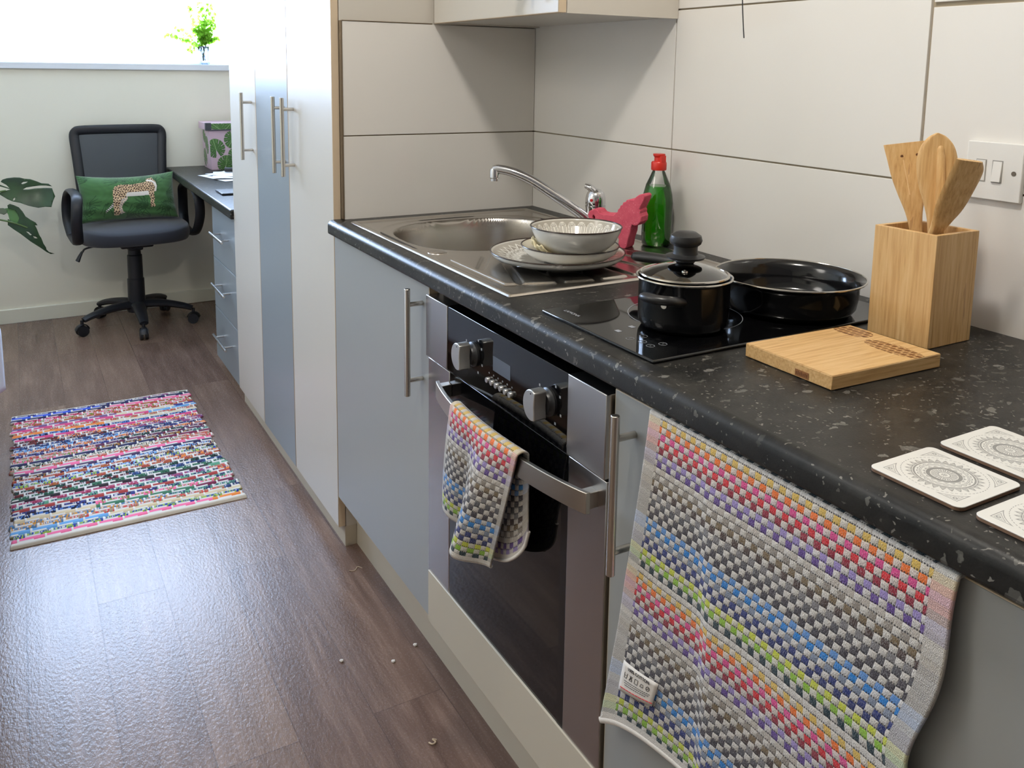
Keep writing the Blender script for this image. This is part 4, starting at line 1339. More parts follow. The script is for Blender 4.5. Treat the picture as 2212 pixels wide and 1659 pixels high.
# care label stitched on near the lower left corner
M_lab = simple('label_cotton', lin(226, 220, 212), 0.8); M_ink = simple('label_ink', lin(52, 50, 52), 0.8); M_redink = simple('label_red_ink', lin(190, 40, 44), 0.8)
L0 = Vector(bt_pt(0.064, 0.088)); L1 = Vector(bt_pt(0.215, 0.092)); L2 = Vector(bt_pt(0.060, 0.047)); L3 = Vector(bt_pt(0.205, 0.055))
def lab(a, c, h=0.0):
    q = (L0 * (1 - a) + L1 * a) * (1 - c) + (L2 * (1 - a) + L3 * a) * c
    return q + Vector((-0.0042 - h - 0.0022 * 4 * a * (1 - a), 0, 0))
cl_ = MB().sheet(lambda a, c: lab(a, c), 10, 6).build('care_label', M_lab, bo_, solid=0.0005, solid_off=0.0)
def lab_frame(a, c):
    o = lab(a, c, 0.0006); x = (lab(a + 0.05, c) - lab(a - 0.05, c)).normalized(); y = (lab(a, c - 0.05) - lab(a, c + 0.05)).normalized(); z = x.cross(y).normalized(); y = z.cross(x)
    return frame(o, x, y, z)
lettering('label_lettering', '100% COTTON', 0.0066, lab_frame(0.5, 0.15), M_ink, cl_)
b = MB()
def sq_line(pts, r=0.00035):
    for i in range(len(pts) - 1):
        b.cyl(lab(*pts[i], 0.0005), lab(*pts[i + 1], 0.0005), r, n=5)
for k, c0 in enumerate((0.16, 0.32, 0.48, 0.64, 0.80)):
    w_, h_ = 0.045, 0.085; y0 = 0.40
    if k == 0:
        sq_line([(c0 - w_, y0 - h_), (c0 - w_ * .8, y0 + h_), (c0 + w_ * .8, y0 + h_), (c0 + w_, y0 - h_)]); sq_line([(c0 - 0.02, y0), (c0 + 0.02, y0)])
    if k == 1:
        sq_line([(c0 - w_, y0 + h_), (c0, y0 - h_), (c0 + w_, y0 + h_), (c0 - w_, y0 + h_)]); sq_line([(c0 - w_, y0 - h_), (c0 + w_, y0 + h_)]); sq_line([(c0 + w_, y0 - h_), (c0 - w_, y0 + h_)])
    if k == 2:
        sq_line([(c0 - w_, y0 - h_), (c0 + w_, y0 - h_), (c0 + w_, y0 + h_), (c0 - w_, y0 + h_), (c0 - w_, y0 - h_)])
    if k == 3:
        sq_line([(c0 - w_, y0 + h_ * .7), (c0 - w_ * .5, y0 - h_ * .5), (c0 + w_ * .7, y0 - h_ * .5), (c0 + w_, y0 + h_ * .7), (c0 - w_, y0 + h_ * .7)])
    if k == 4:
        sq_line([(c0 + w_ * cos(q * pi / 5), y0 + h_ * sin(q * pi / 5)) for q in range(11)]); sq_line([(c0 - w_ * .6, y0 + h_ * .6), (c0 + w_ * .6, y0 - h_ * .6)])
for j, yv in enumerate((0.585, 0.655, 0.725)):
    xs = 0.14 + 0.02 * j
    while xs < 0.86 - 0.03 * j:
        L = 0.04 + 0.05 * ((j * 7 + int(xs * 50)) % 3)
        sq_line([(xs, yv), (min(xs + L, 0.88), yv)], 0.0004); xs += L + 0.02
b.build('label_symbols', M_ink, cl_)
b = MB()
xs = 0.06
while xs < 0.92:
    b.cyl(lab(xs, 0.87, 0.0005), lab(xs + 0.075, 0.87, 0.0005), 0.0006, n=5); xs += 0.095
b.build('label_red_dashes', M_redink, cl_)

# small towel over the oven handle
SU, SV = 0.232, 0.30
M_st = towel_mat('checked_terry_small', SU, 0.445, 0.0100, 0.0102, 0, selv=0.012)


def stw(a, q):
    """a 0 (far edge) .. 1 (near edge); q 0 front hem .. over the bar .. 1 back hem"""
    tot = 0.435
    s_ = q * tot
    lf = 0.222                                 # front fall
    ytop = -0.826 - 0.234 * a
    yb = -0.764 - 0.208 * a
    xb = bow(ytop)
    if s_ <= lf:
        dn = (lf - s_) / lf                    # 1 at the hem, 0 at the bar
        y = ytop + (yb - ytop) * dn ** 1.05
        z = 0.7095 - 0.222 * dn
        fold = 0.030 * dn ** 0.9 * math.exp(-((a - 0.66) / 0.17) ** 2) - 0.014 * dn * math.exp(-((a - 0.40) / 0.10) ** 2)
        wav = 0.005 * dn * math.sin(a * 11 + 0.4)
        x = xb - 0.0055 - fold - wav + 0.028 * dn * dn * (1 - a) * 0.6
        z -= 0.012 * dn * math.exp(-((a - 0.75) / 0.3) ** 2) - 0.016 * dn * (1 - a) * 0.3
        return (x, y, z)
    s2_ = s_ - lf
    if s2_ < 0.024:
        an = pi * s2_ / 0.024
        return (xb + 0.0037 - 0.0092 * cos(an), ytop, 0.7095 + 0.0055 * sin(an))
    dn = (s2_ - 0.024) / (tot - lf - 0.024)
    lb = 0.265 * (1 - a) ** 0.6 + 0.135 * a
    x = min(-0.006, xb + 0.0130 + 0.010 * dn)
    y = ytop + dn * (0.038 * (1 - a) + 0.012 * a)
    return (x + 0.003 * math.sin(a * 13) * dn * (1 if x < -0.012 else 0.3), y, 0.7095 - lb * dn)


stt = thing('hand_towel', 'small checked rainbow towel draped over the oven door handle', 'towel', (-0.05, -0.93, 0.48))
MB().sheet(stw, 90, 150, uv=lambda a, q: (a * SU, q * 0.445)).build('terry_cloth', M_st, stt, solid=0.0030, solid_off=1.0, ang=80)
for q_ in (0.0, 1.0):
    MB().tube([stw(a / 40, q_) for a in range(41)], 0.0030, 8).build('hem', bpy.data.materials['hem_cotton'], stt, ang=80)

# ------------------------------------------------------------------ rug
RX0, RX1, RY0, RY1 = -0.768, -0.150, 0.402, 1.408
nrow = 46; NXr, NYr = 460, nrow * 8
u = np.linspace(0, 1, NXr); v = np.linspace(0, 1, NYr)          # v: 0 near the camera
Ug, Vg = np.meshgrid(u, v)
pal = [lin(*c) for c in [(40, 40, 78), (28, 34, 66), (54, 62, 128), (70, 110, 176), (104, 158, 206), (206, 70, 122), (232, 110, 150), (150, 44, 78), (112, 34, 66), (224, 130, 60), (206, 146, 60), (60, 112, 84), (36, 78, 66), (92, 150, 120), (160, 60, 56), (196, 66, 60), (206, 186, 150), (70, 52, 84), (44, 36, 40), (58, 86, 196), (120, 88, 130), (210, 196, 170), (150, 178, 70)]]
pal = np.array([p_[:3] for p_ in pal])
row = np.minimum((Vg * nrow).astype(int), nrow - 1); fr = Vg * nrow - row
rr = np.random.default_rng(21)
rowcol = np.zeros((nrow, 40), dtype=int)
for r_ in range(nrow):
    c_ = rr.integers(len(pal)); k_ = 0
    while k_ < 40:
        L = rr.integers(8, 30)
        rowcol[r_, k_:k_ + L] = c_; k_ += L
        c_ = rr.integers(len(pal)) if rr.random() < 0.6 else c_
colidx = rowcol[row, np.minimum((Ug * 39.9).astype(int), 39)]
img = pal[colidx]
speck = rr.random((nrow * 3, 230))
sp_ = speck[np.minimum((Vg * nrow * 3).astype(int), nrow * 3 - 1), np.minimum((Ug * 229.9).astype(int), 229)]
dark = pal[(colidx * 7 + 3) % len(pal)] * 0.5
pat_rows = (rr.random(nrow) < 0.62)[row]
msk = (sp_ > 0.55) & pat_rows
img = np.where(msk[..., None], dark, img)
msk = (sp_ < 0.16) & pat_rows & (np.abs(fr - 0.55) < 0.2)
img = np.where(msk[..., None], np.array(lin(206, 200, 206)[:3]), img)
# white warp floats stepping in diamonds
P_ = 0.066; step = 0.0165
zig = np.abs(((row + 3) % 22) - 11)
off = zig * step
ph = ((Ug * (RX1 - RX0) + off) / P_) % 1.0
dirn = np.where(((row + 3) % 22) < 11, 1, 0)
wl = (ph < 0.55) & (fr < 0.19)
ph2 = ((Ug * (RX1 - RX0) + np.abs(((row + 4) % 22) - 11) * step) / P_) % 1.0
conn = (np.abs(np.minimum(ph, 1 - ph)) < 0.042)
whitec = np.array(lin(222, 218, 212)[:3])
img = np.where((wl | conn)[..., None], whitec, img)
edge_band = (Vg < 0.017) | (Vg > 0.987)
img = np.where(edge_band[..., None], np.array(lin(216, 210, 198)[:3]), img)
# gaps between the rows of weft
hgt = np.sqrt(np.clip(1 - ((fr - 0.5) * 2) ** 2, 0, 1))
bulge = 0.0042 * hgt + 0.0016 * (wl | conn)
bulge = np.where(edge_band, 0.0055, bulge)
sk_ = 0.012 * np.sin(Ug * 5.0 + 0.6) * np.sin(Vg * 9.0)          # slightly wavy rows
und = 0.0022 * np.sin(Ug * 7 + Vg * 5) * np.sin(Vg * 11 - Ug * 4) ** 2
wob = np.array([rr.uniform(-0.008, 0.008) for _ in range(nrow)])[row]
X = RX0 + (RX1 - RX0) * Ug + wob * np.clip((np.abs(Ug - 0.5) - 0.40) / 0.1, 0, 1) * np.sign(Ug - 0.5)
Y = RY0 + (RY1 - RY0) * Vg + sk_ * 0.8 * np.sin(Vg * pi) ** 0.5
Z = 0.0035 + bulge + np.abs(und)
bd_ = np.minimum(np.minimum(Ug, 1 - Ug) / 0.010, np.minimum(Vg, 1 - Vg) / 0.010)
Z = np.where(bd_ < 1, 0.0008 + (Z - 0.0008) * np.sqrt(np.clip(1 - (1 - bd_) ** 2, 0, 1)), Z)
rug = raster('rag_rug', np.stack([X, Y, Z], -1), img, vcol('woven_rag', 0.92, 0.15, sheen=0.1), None)
tag(rug, 'multicoloured woven rag rug with white stepped lines on the wooden floor', 'rug')

# ------------------------------------------------------------------ office chair
M_fab = simple('black_mesh_fabric', lin(34, 36, 46), 0.85, bump=(700, 0.3, 0.0006), Sheen_Weight=0.3)
M_chair = simple('black_chair_plastic', lin(26, 28, 34), 0.42)
ch = thing('office_chair', 'black mesh-back office chair with armrests by the window wall', 'chair', (-0.212, 2.470, 0.0), radians(3.5))
for k in range(5):
    a = radians(270 + 72 * k - 3.5)
    d = Vector((cos(a), sin(a), 0)); s_ = Vector((-d.y, d.x, 0))
    pth = [d * r_ + Vector((0, 0, z_)) for r_, z_ in ((0.02, 0.108), (0.08, 0.112), (0.15, 0.106), (0.22, 0.092), (0.262, 0.078))]
    lg = MB().tube(catmull(pth, 3), [0.036 - 0.0013 * i for i in range(13)], 10, sq=(0.62, 1.0), up=(0, 0, 1)).build('base_leg', M_chair, ch, local=True)
    c = d * 0.268 + d.cross(Vector((0, 0, 1))) * 0.004
    b = MB()
    for o_ in (-0.018, 0.006):
        b.cyl(c + s_ * o_ + Vector((0, 0, 0.0265)), c + s_ * (o_ + 0.013) + Vector((0, 0, 0.0265)), 0.026, n=20)
    b.cyl(c + Vector((0, 0, 0.030)), c + Vector((0, 0, 0.078)), 0.008, n=10)
    pth = [c + d * (0.031 * cos(q)) + Vector((0, 0, 0.0275 + 0.031 * sin(q))) for q in (radians(g_) for g_ in range(10, 171, 20))]
    b.tube(pth, 0.014, 8, sq=(0.2, 1.0), up=tuple(d))
    b.build('castor', M_chair, lg, local=True)
MB().lathe((0, 0, 0), [(0.0, 0.075), (0.045, 0.075), (0.048, 0.09), (0.046, 0.125), (0.0405, 0.13), (0.0395, 0.24), (0.0355, 0.245), (0.0345, 0.36), (0.030, 0.365), (0.029, 0.415), (0.0, 0.415)], 32).build('gas_column', M_chair, ch, local=True)
b = MB().box(-0.075, 0.075, -0.10, 0.11, 0.412, 0.450)
b.box(-0.035, 0.035, -0.05, 0.05, 0.390, 0.414)
b.build('tilt_mechanism', M_chair, ch, bev=0.008, seg=2, local=True)
lv = MB().tube(catmull([(-0.05, -0.07, 0.432), (-0.15, -0.085, 0.438), (-0.225, -0.09, 0.432), (-0.243, -0.09, 0.415)], 5), 0.0045, 8)
lv.tube([(-0.244, -0.09, 0.418), (-0.256, -0.09, 0.396), (-0.266, -0.09, 0.374)], [0.010, 0.016, 0.020], 12, sq=(0.5, 1))
lv.build('height_lever', M_chair, ch, local=True)


def pad_mesh(ax, ay, z0, z1, cy, ex=3.2, dome=0.02, waterfall=0.03):
    b = MB(); n = 64; prof = [(0.0, 1.0)] + [(r_, 1.0) for r_ in (0.3, 0.55, 0.75, 0.88)] + [(0.95 + 0.05 * sin(q), cos(q) * 0.5 + 0.5) for q in (radians(g_) for g_ in range(20, 181, 16))] + [(0.9, 0.0), (0.5, 0.0), (0.0, 0.0)]
    rings = []
    for r_, h_ in prof:
        st_ = len(b.v)
        if r_ == 0.0:
            y_ = cy; zz = z0 + (z1 - z0 + dome) * h_
            b.v.append((0, cy, zz)); rings.append([st_]); continue
        for k in range(n):
            a = 2 * pi * k / n
            cx_, sy_ = cos(a), sin(a)
            m_ = (abs(cx_) ** ex + abs(sy_) ** ex) ** (-1 / ex)
            x_ = ax * r_ * cx_ * m_; y_ = cy + ay * r_ * sy_ * m_
            zz = z0 + (z1 - z0) * h_ + dome * h_ * (1 - r_ * r_) - waterfall * h_ * max(0.0, -(y_ - cy) / ay - 0.45) ** 2 * 2.0
            b.v.append((x_, y_, zz))
        rings.append(list(range(st_, st_ + n)))
    for A, B in zip(rings[:-1], rings[1:]):
        for k in range(n):
            k2 = (k + 1) % n
            if len(A) == 1:
                b.f.append((A[0], B[k], B[k2]))
            elif len(B) == 1:
                b.f.append((A[k2], A[k], B[0]))
            else:
                b.f.append((A[k], B[k], B[k2], A[k2]))
            b.mi.append(0)
    return b


pad_mesh(0.250, 0.238, 0.448, 0.520, -0.005).build('seat', M_fab, ch, local=True, ang=70)


def back_pt(s_, z):
    """s_ -1..1 across; curved, reclined back"""
    w_ = 0.180 + 0.030 * (z - 0.50) / 0.47
    return Vector((s_ * w_, 0.205 + 0.155 * (z - 0.48) - 0.030 * (1 - s_ * s_), z))


loop = []
for s_, z in ((-0.96, 0.56), (-1, 0.66), (-1, 0.78), (-1, 0.865), (-1, 0.935), (-0.955, 0.958), (-0.86, 0.966), (-0.5, 0.969), (0, 0.970), (0.5, 0.969), (0.86, 0.966), (0.955, 0.958), (1, 0.935), (1, 0.865), (1, 0.78), (1, 0.66), (0.96, 0.56), (0.86, 0.525), (0.5, 0.52), (0, 0.52), (-0.5, 0.52), (-0.86, 0.525)):
    q = back_pt(s_, z); loop.append(q)
lp = catmull(loop + [loop[0]], 4)
MB().tube(lp, 0.024, 12, sq=(0.42, 1.0), up=(0, -1, 0.15), caps=False).build('back_frame', M_chair, ch, local=True, ang=70)
t = NT('chair_mesh_screen')
tr = t.n('BsdfTransparent'); mx = t.n('MixShader'); t.P(lin(78, 82, 88), 0.8, 0.0, 0.2)
wv = t.math('MULTIPLY', t.math('SINE', t.math('MULTIPLY', t.n('SeparateXYZ').outputs[0], 1.0)), 0.0)
mx.inputs[0].default_value = 0.84
t.link(tr.outputs[0], mx.inputs[1]); t.link(t.b.outputs[0], mx.inputs[2]); t.link(mx.outputs[0], t.out.inputs['Surface'])
t.t.nodes.remove(wv.node)
MB().sheet(lambda a, c: back_pt((a - 0.5) * 1.92, 0.53 + 0.432 * c) + Vector((0, 0.002, 0)), 24, 24).build('mesh_panel', t.m, ch, local=True)
b = MB().tube(catmull([(0, 0.08, 0.432), (0, 0.20, 0.434), (0, 0.252, 0.46), (0, 0.245, 0.53), (0, 0.235, 0.60)], 5), 0.034, 10, sq=(0.3, 1.0), up=(0, 1, 0))
b.build('back_support', M_chair, ch, local=True)
for sx in (-1, 1):
    yz = [(0.085, 0.470), (-0.02, 0.462), (-0.12, 0.466), (-0.175, 0.505), (-0.210, 0.575), (-0.212, 0.650), (-0.175, 0.690), (-0.06, 0.698), (0.05, 0.694), (0.115, 0.668), (0.145, 0.61), (0.140, 0.535), (0.085, 0.470)]
    MB().tube(catmull([(sx * (0.262 + 0.012 * sin(min(1, max(0, (z_ - 0.46) / 0.24)) * pi)), y_, z_) for y_, z_ in yz], 5), 0.024, 10, sq=(1.0, 0.46), up=(1, 0, 0), caps=False).build('armrest', M_chair, ch, local=True, ang=70)

# ------------------------------------------------------------------ cheetah cushion
cu = thing('cushion', 'green velvet cushion with a spotted big cat, leaning on the office chair back', 'cushion', (-0.225, 2.470, 0.53), radians(3.5))
NU, NV = 260, 150
U, V = np.meshgrid(np.linspace(0, 1, NU), np.linspace(0, 1, NV))
def zc(x, y):
    px, py = 140 + x / 7.373, 380 + y / 7.373
    return ((px - 177) / 211.0, (481 - py) / 94.0)
cat = [zc(*q) for q in [(1325, 185), (1345, 140), (1400, 138), (1435, 122), (1450, 165), (1490, 215), (1503, 290), (1480, 372), (1440, 385), (1445, 480), (1425, 545), (1450, 600), (1358, 605), (1372, 480), (1355, 425), (1200, 432), (1000, 432), (1005, 470), (930, 530), (905, 580), (920, 645), (965, 662), (880, 680), (865, 692), (780, 692), (770, 560), (735, 590), (655, 652), (645, 622), (740, 545), (772, 500), (780, 330), (820, 262), (900, 232), (1100, 238), (1270, 215), (1330, 198)]]
belly = [zc(*q) for q in [(985, 400), (1010, 372), (1150, 372), (1350, 360), (1355, 425), (1200, 432), (985, 432)]]
chest = [zc(*q) for q in [(1325, 188), (1345, 165), (1420, 175), (1490, 230), (1503, 290), (1480, 372), (1455, 372), (1470, 300), (1440, 220), (1380, 200)]]
legf = [zc(*q) for q in [(905, 470), (1000, 432), (1005, 470), (930, 530), (905, 580), (920, 645), (965, 662), (880, 680), (860, 560)]]
gr1, gr2 = arr(lin(74, 118, 66)), arr(lin(40, 74, 38))
fx = np.sin(U * 34 + 6 * np.sin(V * 9)) * np.sin(V * 20 + 5 * np.sin(U * 12))
leafy = np.zeros(U.shape)
lr = np.random.default_rng(5)
for _ in range(34):
    cx_, cy_ = lr.random() * 1.0, lr.random() * 1.0
    n_ = 7; a0 = lr.random() * 6.28
    for j in range(n_):
        an = a0 + (j - 3) * 0.33; L = 0.10 + 0.05 * lr.random()
        dx, dy = (U - cx_) * 2.0, (V - cy_)
        t_ = dx * cos(an) + dy * sin(an); p_ = -dx * sin(an) + dy * cos(an)
        leafy = np.maximum(leafy, ((t_ > 0.02) & (t_ < L * 2) & (np.abs(p_ - 0.25 * t_ * t_) < 0.007)) * 1.0)
base = gr1 * (0.80 + 0.12 * fx[..., None] * 0.6) ; base = base * (1 - leafy[..., None]) + gr2 * leafy[..., None]
img = base
mk = inside(cat, U, V)
body = np.ones(U.shape + (3,)) * arr(lin(214, 184, 146))
vback = np.clip((V - 0.45) / 0.5, 0, 1)
body = body * (1 - 0.25 * vback[..., None]) + arr(lin(170, 116, 72)) * 0.25 * vback[..., None]
for k_, (sx_, sy_) in enumerate(((38, 18), (33, 21))):
    jx = 0.35 * np.sin(V * 47 + k_ * 2); jy = 0.3 * np.sin(U * 61 + k_)
    cxs, cys = U * sx_ + jx, V * sy_ + jy + 0.5 * (np.floor(U * sx_ + jx) % 2)
    spots = (np.hypot((cxs % 1) - 0.5, (cys % 1) - 0.5) < (0.33 if k_ == 0 else 0.20))
    body = np.where(spots[..., None], arr(lin(70, 48, 40)), body)
body = np.where((inside(belly, U, V) | inside(chest, U, V))[..., None], arr(lin(222, 214, 206)), body)
body = np.where(inside(legf, U, V)[..., None], body * 0.6 + arr(lin(206, 200, 196)) * 0.4, body)
tl = mk & (U < zc(772, 0)[0])
body = np.where(tl[..., None], np.where((np.sin((U + V) * 150) > 0)[..., None], arr(lin(226, 222, 214)), arr(lin(40, 34, 34))), body)
img = np.where(mk[..., None], body, img)
su, sv = (U - 0.5) * 2, (V - 0.5) * 2
W_, H_ = 0.445, 0.236
pinch = 1 - 0.075 * (1 - su ** 2) * np.abs(sv) ** 1.5
pinu = 1 - 0.05 * (1 - sv ** 2) * np.abs(su) ** 1.5
thk = 0.066 * np.clip((1 - np.abs(su) ** 3.2), 0, 1) ** 0.55 * np.clip((1 - np.abs(sv) ** 2.6), 0, 1) ** 0.55
crs = 0.0035 * np.sin(U * 9 + V * 14) * np.sin(V * 16 + 1.5) * np.clip(1.1 - V * 1.6, 0, 1) * 2.0
upv = np.array((0.0, 0.33, 0.944)); nv_ = np.array((0.0, -0.944, 0.33)); org = np.array((0.0, -0.010, 0.655))
def cush(sign):
    a_ = su * pinu * W_ / 2; b_ = sv * pinch * H_ / 2
    d_ = sign * (thk + (crs if sign > 0 else 0) * (thk > 0.004))
    sag = -0.012 * (1 - su ** 2) * (sv > 0) * sv
    return org + np.stack([a_, np.zeros_like(a_), np.zeros_like(a_)], -1) + (b_ + sag)[..., None] * upv + d_[..., None] * nv_
Rz = np.array(Matrix.Rotation(radians(3.5), 3, 'Z'))
off_ = np.array((-0.229, 2.470, 0.0))
M_velvet = vcol('printed_velvet', 0.8, 0.15, sheen=0.5)
f_ = raster('printed_front', cush(1) @ Rz.T + off_, img, M_velvet, cu)
f_['label'] = 'green front with spotted cat print'
bk = raster('back_cover', (cush(-1) @ Rz.T + off_)[:, ::-1], np.ones(img.shape) * gr1, M_velvet, cu)

# ------------------------------------------------------------------ desk items
bx = thing('storage_box', 'pink storage box printed with green monstera leaves and matching lid, on the desk', 'box', (0.33, 2.63, 0.76))
def leaf_mask(U, V, cx, cy, r, rot):
    x = U - cx; y = V - cy
    X_ = (x * cos(rot) + y * sin(rot)) / r; Y_ = (-x * sin(rot) + y * cos(rot)) / r
    th = np.arctan2(X_, Y_ + 0.35); rad = np.hypot(X_, Y_ + 0.35)
    lim = 1.30 * (1 - 0.42 * np.abs(th) / pi) - 0.0
    slit = (np.abs(np.sin(th * 5.5)) < 0.16) & (rad > 0.62 * lim) & (np.abs(th) > 0.25)
    ins_ = (rad < lim) & ~slit & (np.abs(th) < 2.85)
    vein = ins_ & ((np.abs(np.sin(th * 5.5 + pi / 2)) < 0.10) | (np.abs(X_) < 0.035))
    return ins_, vein
C_PINK, C_LF, C_LF2 = arr(lin(206, 178, 192)), arr(lin(74, 112, 56)), arr(lin(140, 170, 112))
def box_print(U, V, leaves):
    im = np.ones(U.shape + (3,)) * C_PINK
    for cx_, cy_, r_, ro in leaves:
        a_, v_ = leaf_mask(U, V, cx_, cy_, r_, ro)
        im = np.where(a_[..., None], C_LF * (0.75 + 0.5 * np.clip((V - cy_) / r_ * 0.3 + 0.4, 0, 1))[..., None], im)
        im = np.where(v_[..., None], C_LF2, im)
    return im
M_box = vcol('printed_card', 0.4, 0.4)
X0, X1, Y0, Y1, BZ = 0.178, 0.478, 2.535, 2.735, 0.7605
tp_ = 0.008
b = MB()
b.v = [(X0 + tp_, Y0 + tp_, BZ), (X1 - tp_, Y0 + tp_, BZ), (X1 - tp_, Y1 - tp_, BZ), (X0 + tp_, Y1 - tp_, BZ), (X0, Y0, BZ + 0.205), (X1, Y0, BZ + 0.205), (X1, Y1, BZ + 0.205), (X0, Y1, BZ + 0.205)]
b.f = [(3, 2, 1, 0), (4, 5, 6, 7), (0, 1, 5, 4), (1, 2, 6, 5), (2, 3, 7, 6), (3, 0, 4, 7)]; b.mi = [0] * 6
M_pinkc = simple('pink_card', lin(206, 178, 192), 0.45)
b.build('box_body', M_pinkc, bx)
def face(name, p00, p10, p01, w_, h_, leaves, par, n=150):
    u_, v_ = np.meshgrid(np.linspace(0, w_, n), np.linspace(0, h_, int(n * h_ / w_) + 2))
    p00, p10, p01 = np.array(p00), np.array(p10), np.array(p01)
    P = p00 + (p10 - p00) * (u_ / w_)[..., None] + (p01 - p00) * (v_ / h_)[..., None]
    return raster(name, P, box_print(u_, v_, leaves), M_box, par, smooth=False)
e_ = 0.0006
face('printed_front', (X0 + tp_, Y0 + tp_ - e_, BZ), (X1 - tp_, Y0 + tp_ - e_, BZ), (X0, Y0 - e_, BZ + 0.205), 0.30, 0.205, [(0.028, 0.118, 0.048, 0.25), (0.080, 0.034, 0.044, -0.2), (0.118, 0.150, 0.044, 2.6), (0.130, 0.075, 0.040, 0.7), (0.20, 0.10, 0.046, 0.3), (0.26, 0.05, 0.045, -0.5), (0.25, 0.165, 0.045, 1.8)], bx)
face('printed_side', (X0 + tp_ - e_, Y1 - tp_, BZ), (X0 + tp_ - e_, Y0 + tp_, BZ), (X0 - e_, Y1, BZ + 0.205), 0.20, 0.205, [(0.05, 0.06, 0.046, 0.4), (0.13, 0.13, 0.046, -0.6), (0.06, 0.17, 0.04, 2.2)], bx, 110)
ld_ = MB().box(X0 - 0.014, X1 + 0.014, Y0 - 0.010, Y1 + 0.010, BZ + 0.2055, BZ + 0.243).build('lid', M_pinkc, bx, bev=0.003)
face('lid_print', (X0 - 0.001, Y0 - 0.0108, BZ + 0.211), (X1 + 0.001, Y0 - 0.0108, BZ + 0.211), (X0 - 0.001, Y0 - 0.0108, BZ + 0.242), 0.30, 0.031, [(0.045, 0.006, 0.042, 0.9), (0.11, 0.03, 0.04, 2.4), (0.2, 0.0, 0.04, 0.4), (0.27, 0.03, 0.04, 2)], ld_)
MB().box(X0 - 0.018, X0 + 0.010, Y0 - 0.014, Y0 + 0.014, BZ + 0.205, BZ + 0.2445).box(X0 + 0.010, X1 + 0.016, Y0 - 0.0125, Y0 - 0.008, BZ + 0.2045, BZ + 0.2105).build('lid_corner', simple('charcoal_trim', lin(58, 60, 66), 0.5), ld_, bev=0.001)
pp = thing('paper_stack', 'loose white papers lying on the desk in front of the pink box', 'papers', (0.19, 2.22, 0.7605))
M_paper = simple('paper', lin(232, 233, 236), 0.8)
for i, (cx_, cy_, ro, w_, h_) in enumerate(((0.215, 2.20, 0.25, 0.21, 0.297), (0.24, 2.235, -0.20, 0.21, 0.297), (0.225, 2.23, 0.6, 0.15, 0.21))):
    R_ = Matrix.Translation((cx_, cy_, 0.7608 + 0.0045 * i)) @ Matrix.Rotation(ro, 4, 'Z')
    MB().sheet(lambda a, c: R_ @ Vector(((a - 0.5) * w_, (c - 0.5) * h_, 0.004 * sin(a * 3.0 + i) ** 2 * sin(c * 2.5 + i) ** 2 + 0.0008)), 14, 14).build('sheet', M_paper, pp, solid=0.0006, solid_off=1.0)
tag(MB().tube([(0.205, 2.31, 0.786), (0.32, 2.25, 0.786)], 0.011, 14).build('pencil_case', M_black, bev=0.003), 'black pen tube lying on the white papers on the desk', 'pen case')
tag(MB().box(0.045, 0.120, 1.585, 1.725, 0.7605, 0.7690).build('phone', M_black, bev=0.003, seg=3), 'black phone lying on the desk near the wardrobe edge', 'phone')

# ------------------------------------------------------------------ monstera plant
mo = thing('monstera_plant', 'dark green monstera with split leaves in a white pot at the left edge', 'plant', (-1.12, 2.52, 0.0))
M_leaf = NT('monstera_leaf')
lc = M_leaf.ramp(M_leaf.noise(M_leaf.coord(), 14.0, 3.0), [(0.3, lin(32, 56, 34)), (0.7, lin(48, 80, 44))])
M_leaf.P(lc, 0.32, 0.0, 0.5); M_leaf = M_leaf.m
M_leafl = simple('monstera_underside', lin(104, 150, 92), 0.5)
M_stem = simple('monstera_stem', lin(84, 110, 60), 0.5)
M_potw = simple('white_plant_pot', lin(222, 222, 218), 0.4)
MB().lathe((-1.12, 2.52, 0.0), [(0.0, 0.0), (0.105, 0.0), (0.115, 0.01), (0.145, 0.24), (0.152, 0.25), (0.152, 0.26), (0.140, 0.26), (0.135, 0.23), (0.0, 0.23)], 40).build('pot', M_potw, mo, ang=30)
MB().lathe((-1.12, 2.52, 0.0), [(0.0, 0.236), (0.134, 0.232)], 30).build('soil', simple('potting_soil', lin(52, 40, 32), 0.95), mo)
MB().tube(catmull([(-1.12, 2.52, 0.22), (-1.10, 2.52, 0.40), (-1.06, 2.53, 0.56), (-1.05, 2.53, 0.72)], 6), [0.016 - 0.0004 * i for i in range(19)], 10).build('trunk', M_stem, mo)


def px2(x, y, s=6.911):                                     # crop pixels -> metres on the leaf's own plane
    return (x / s, 320 + y / s)


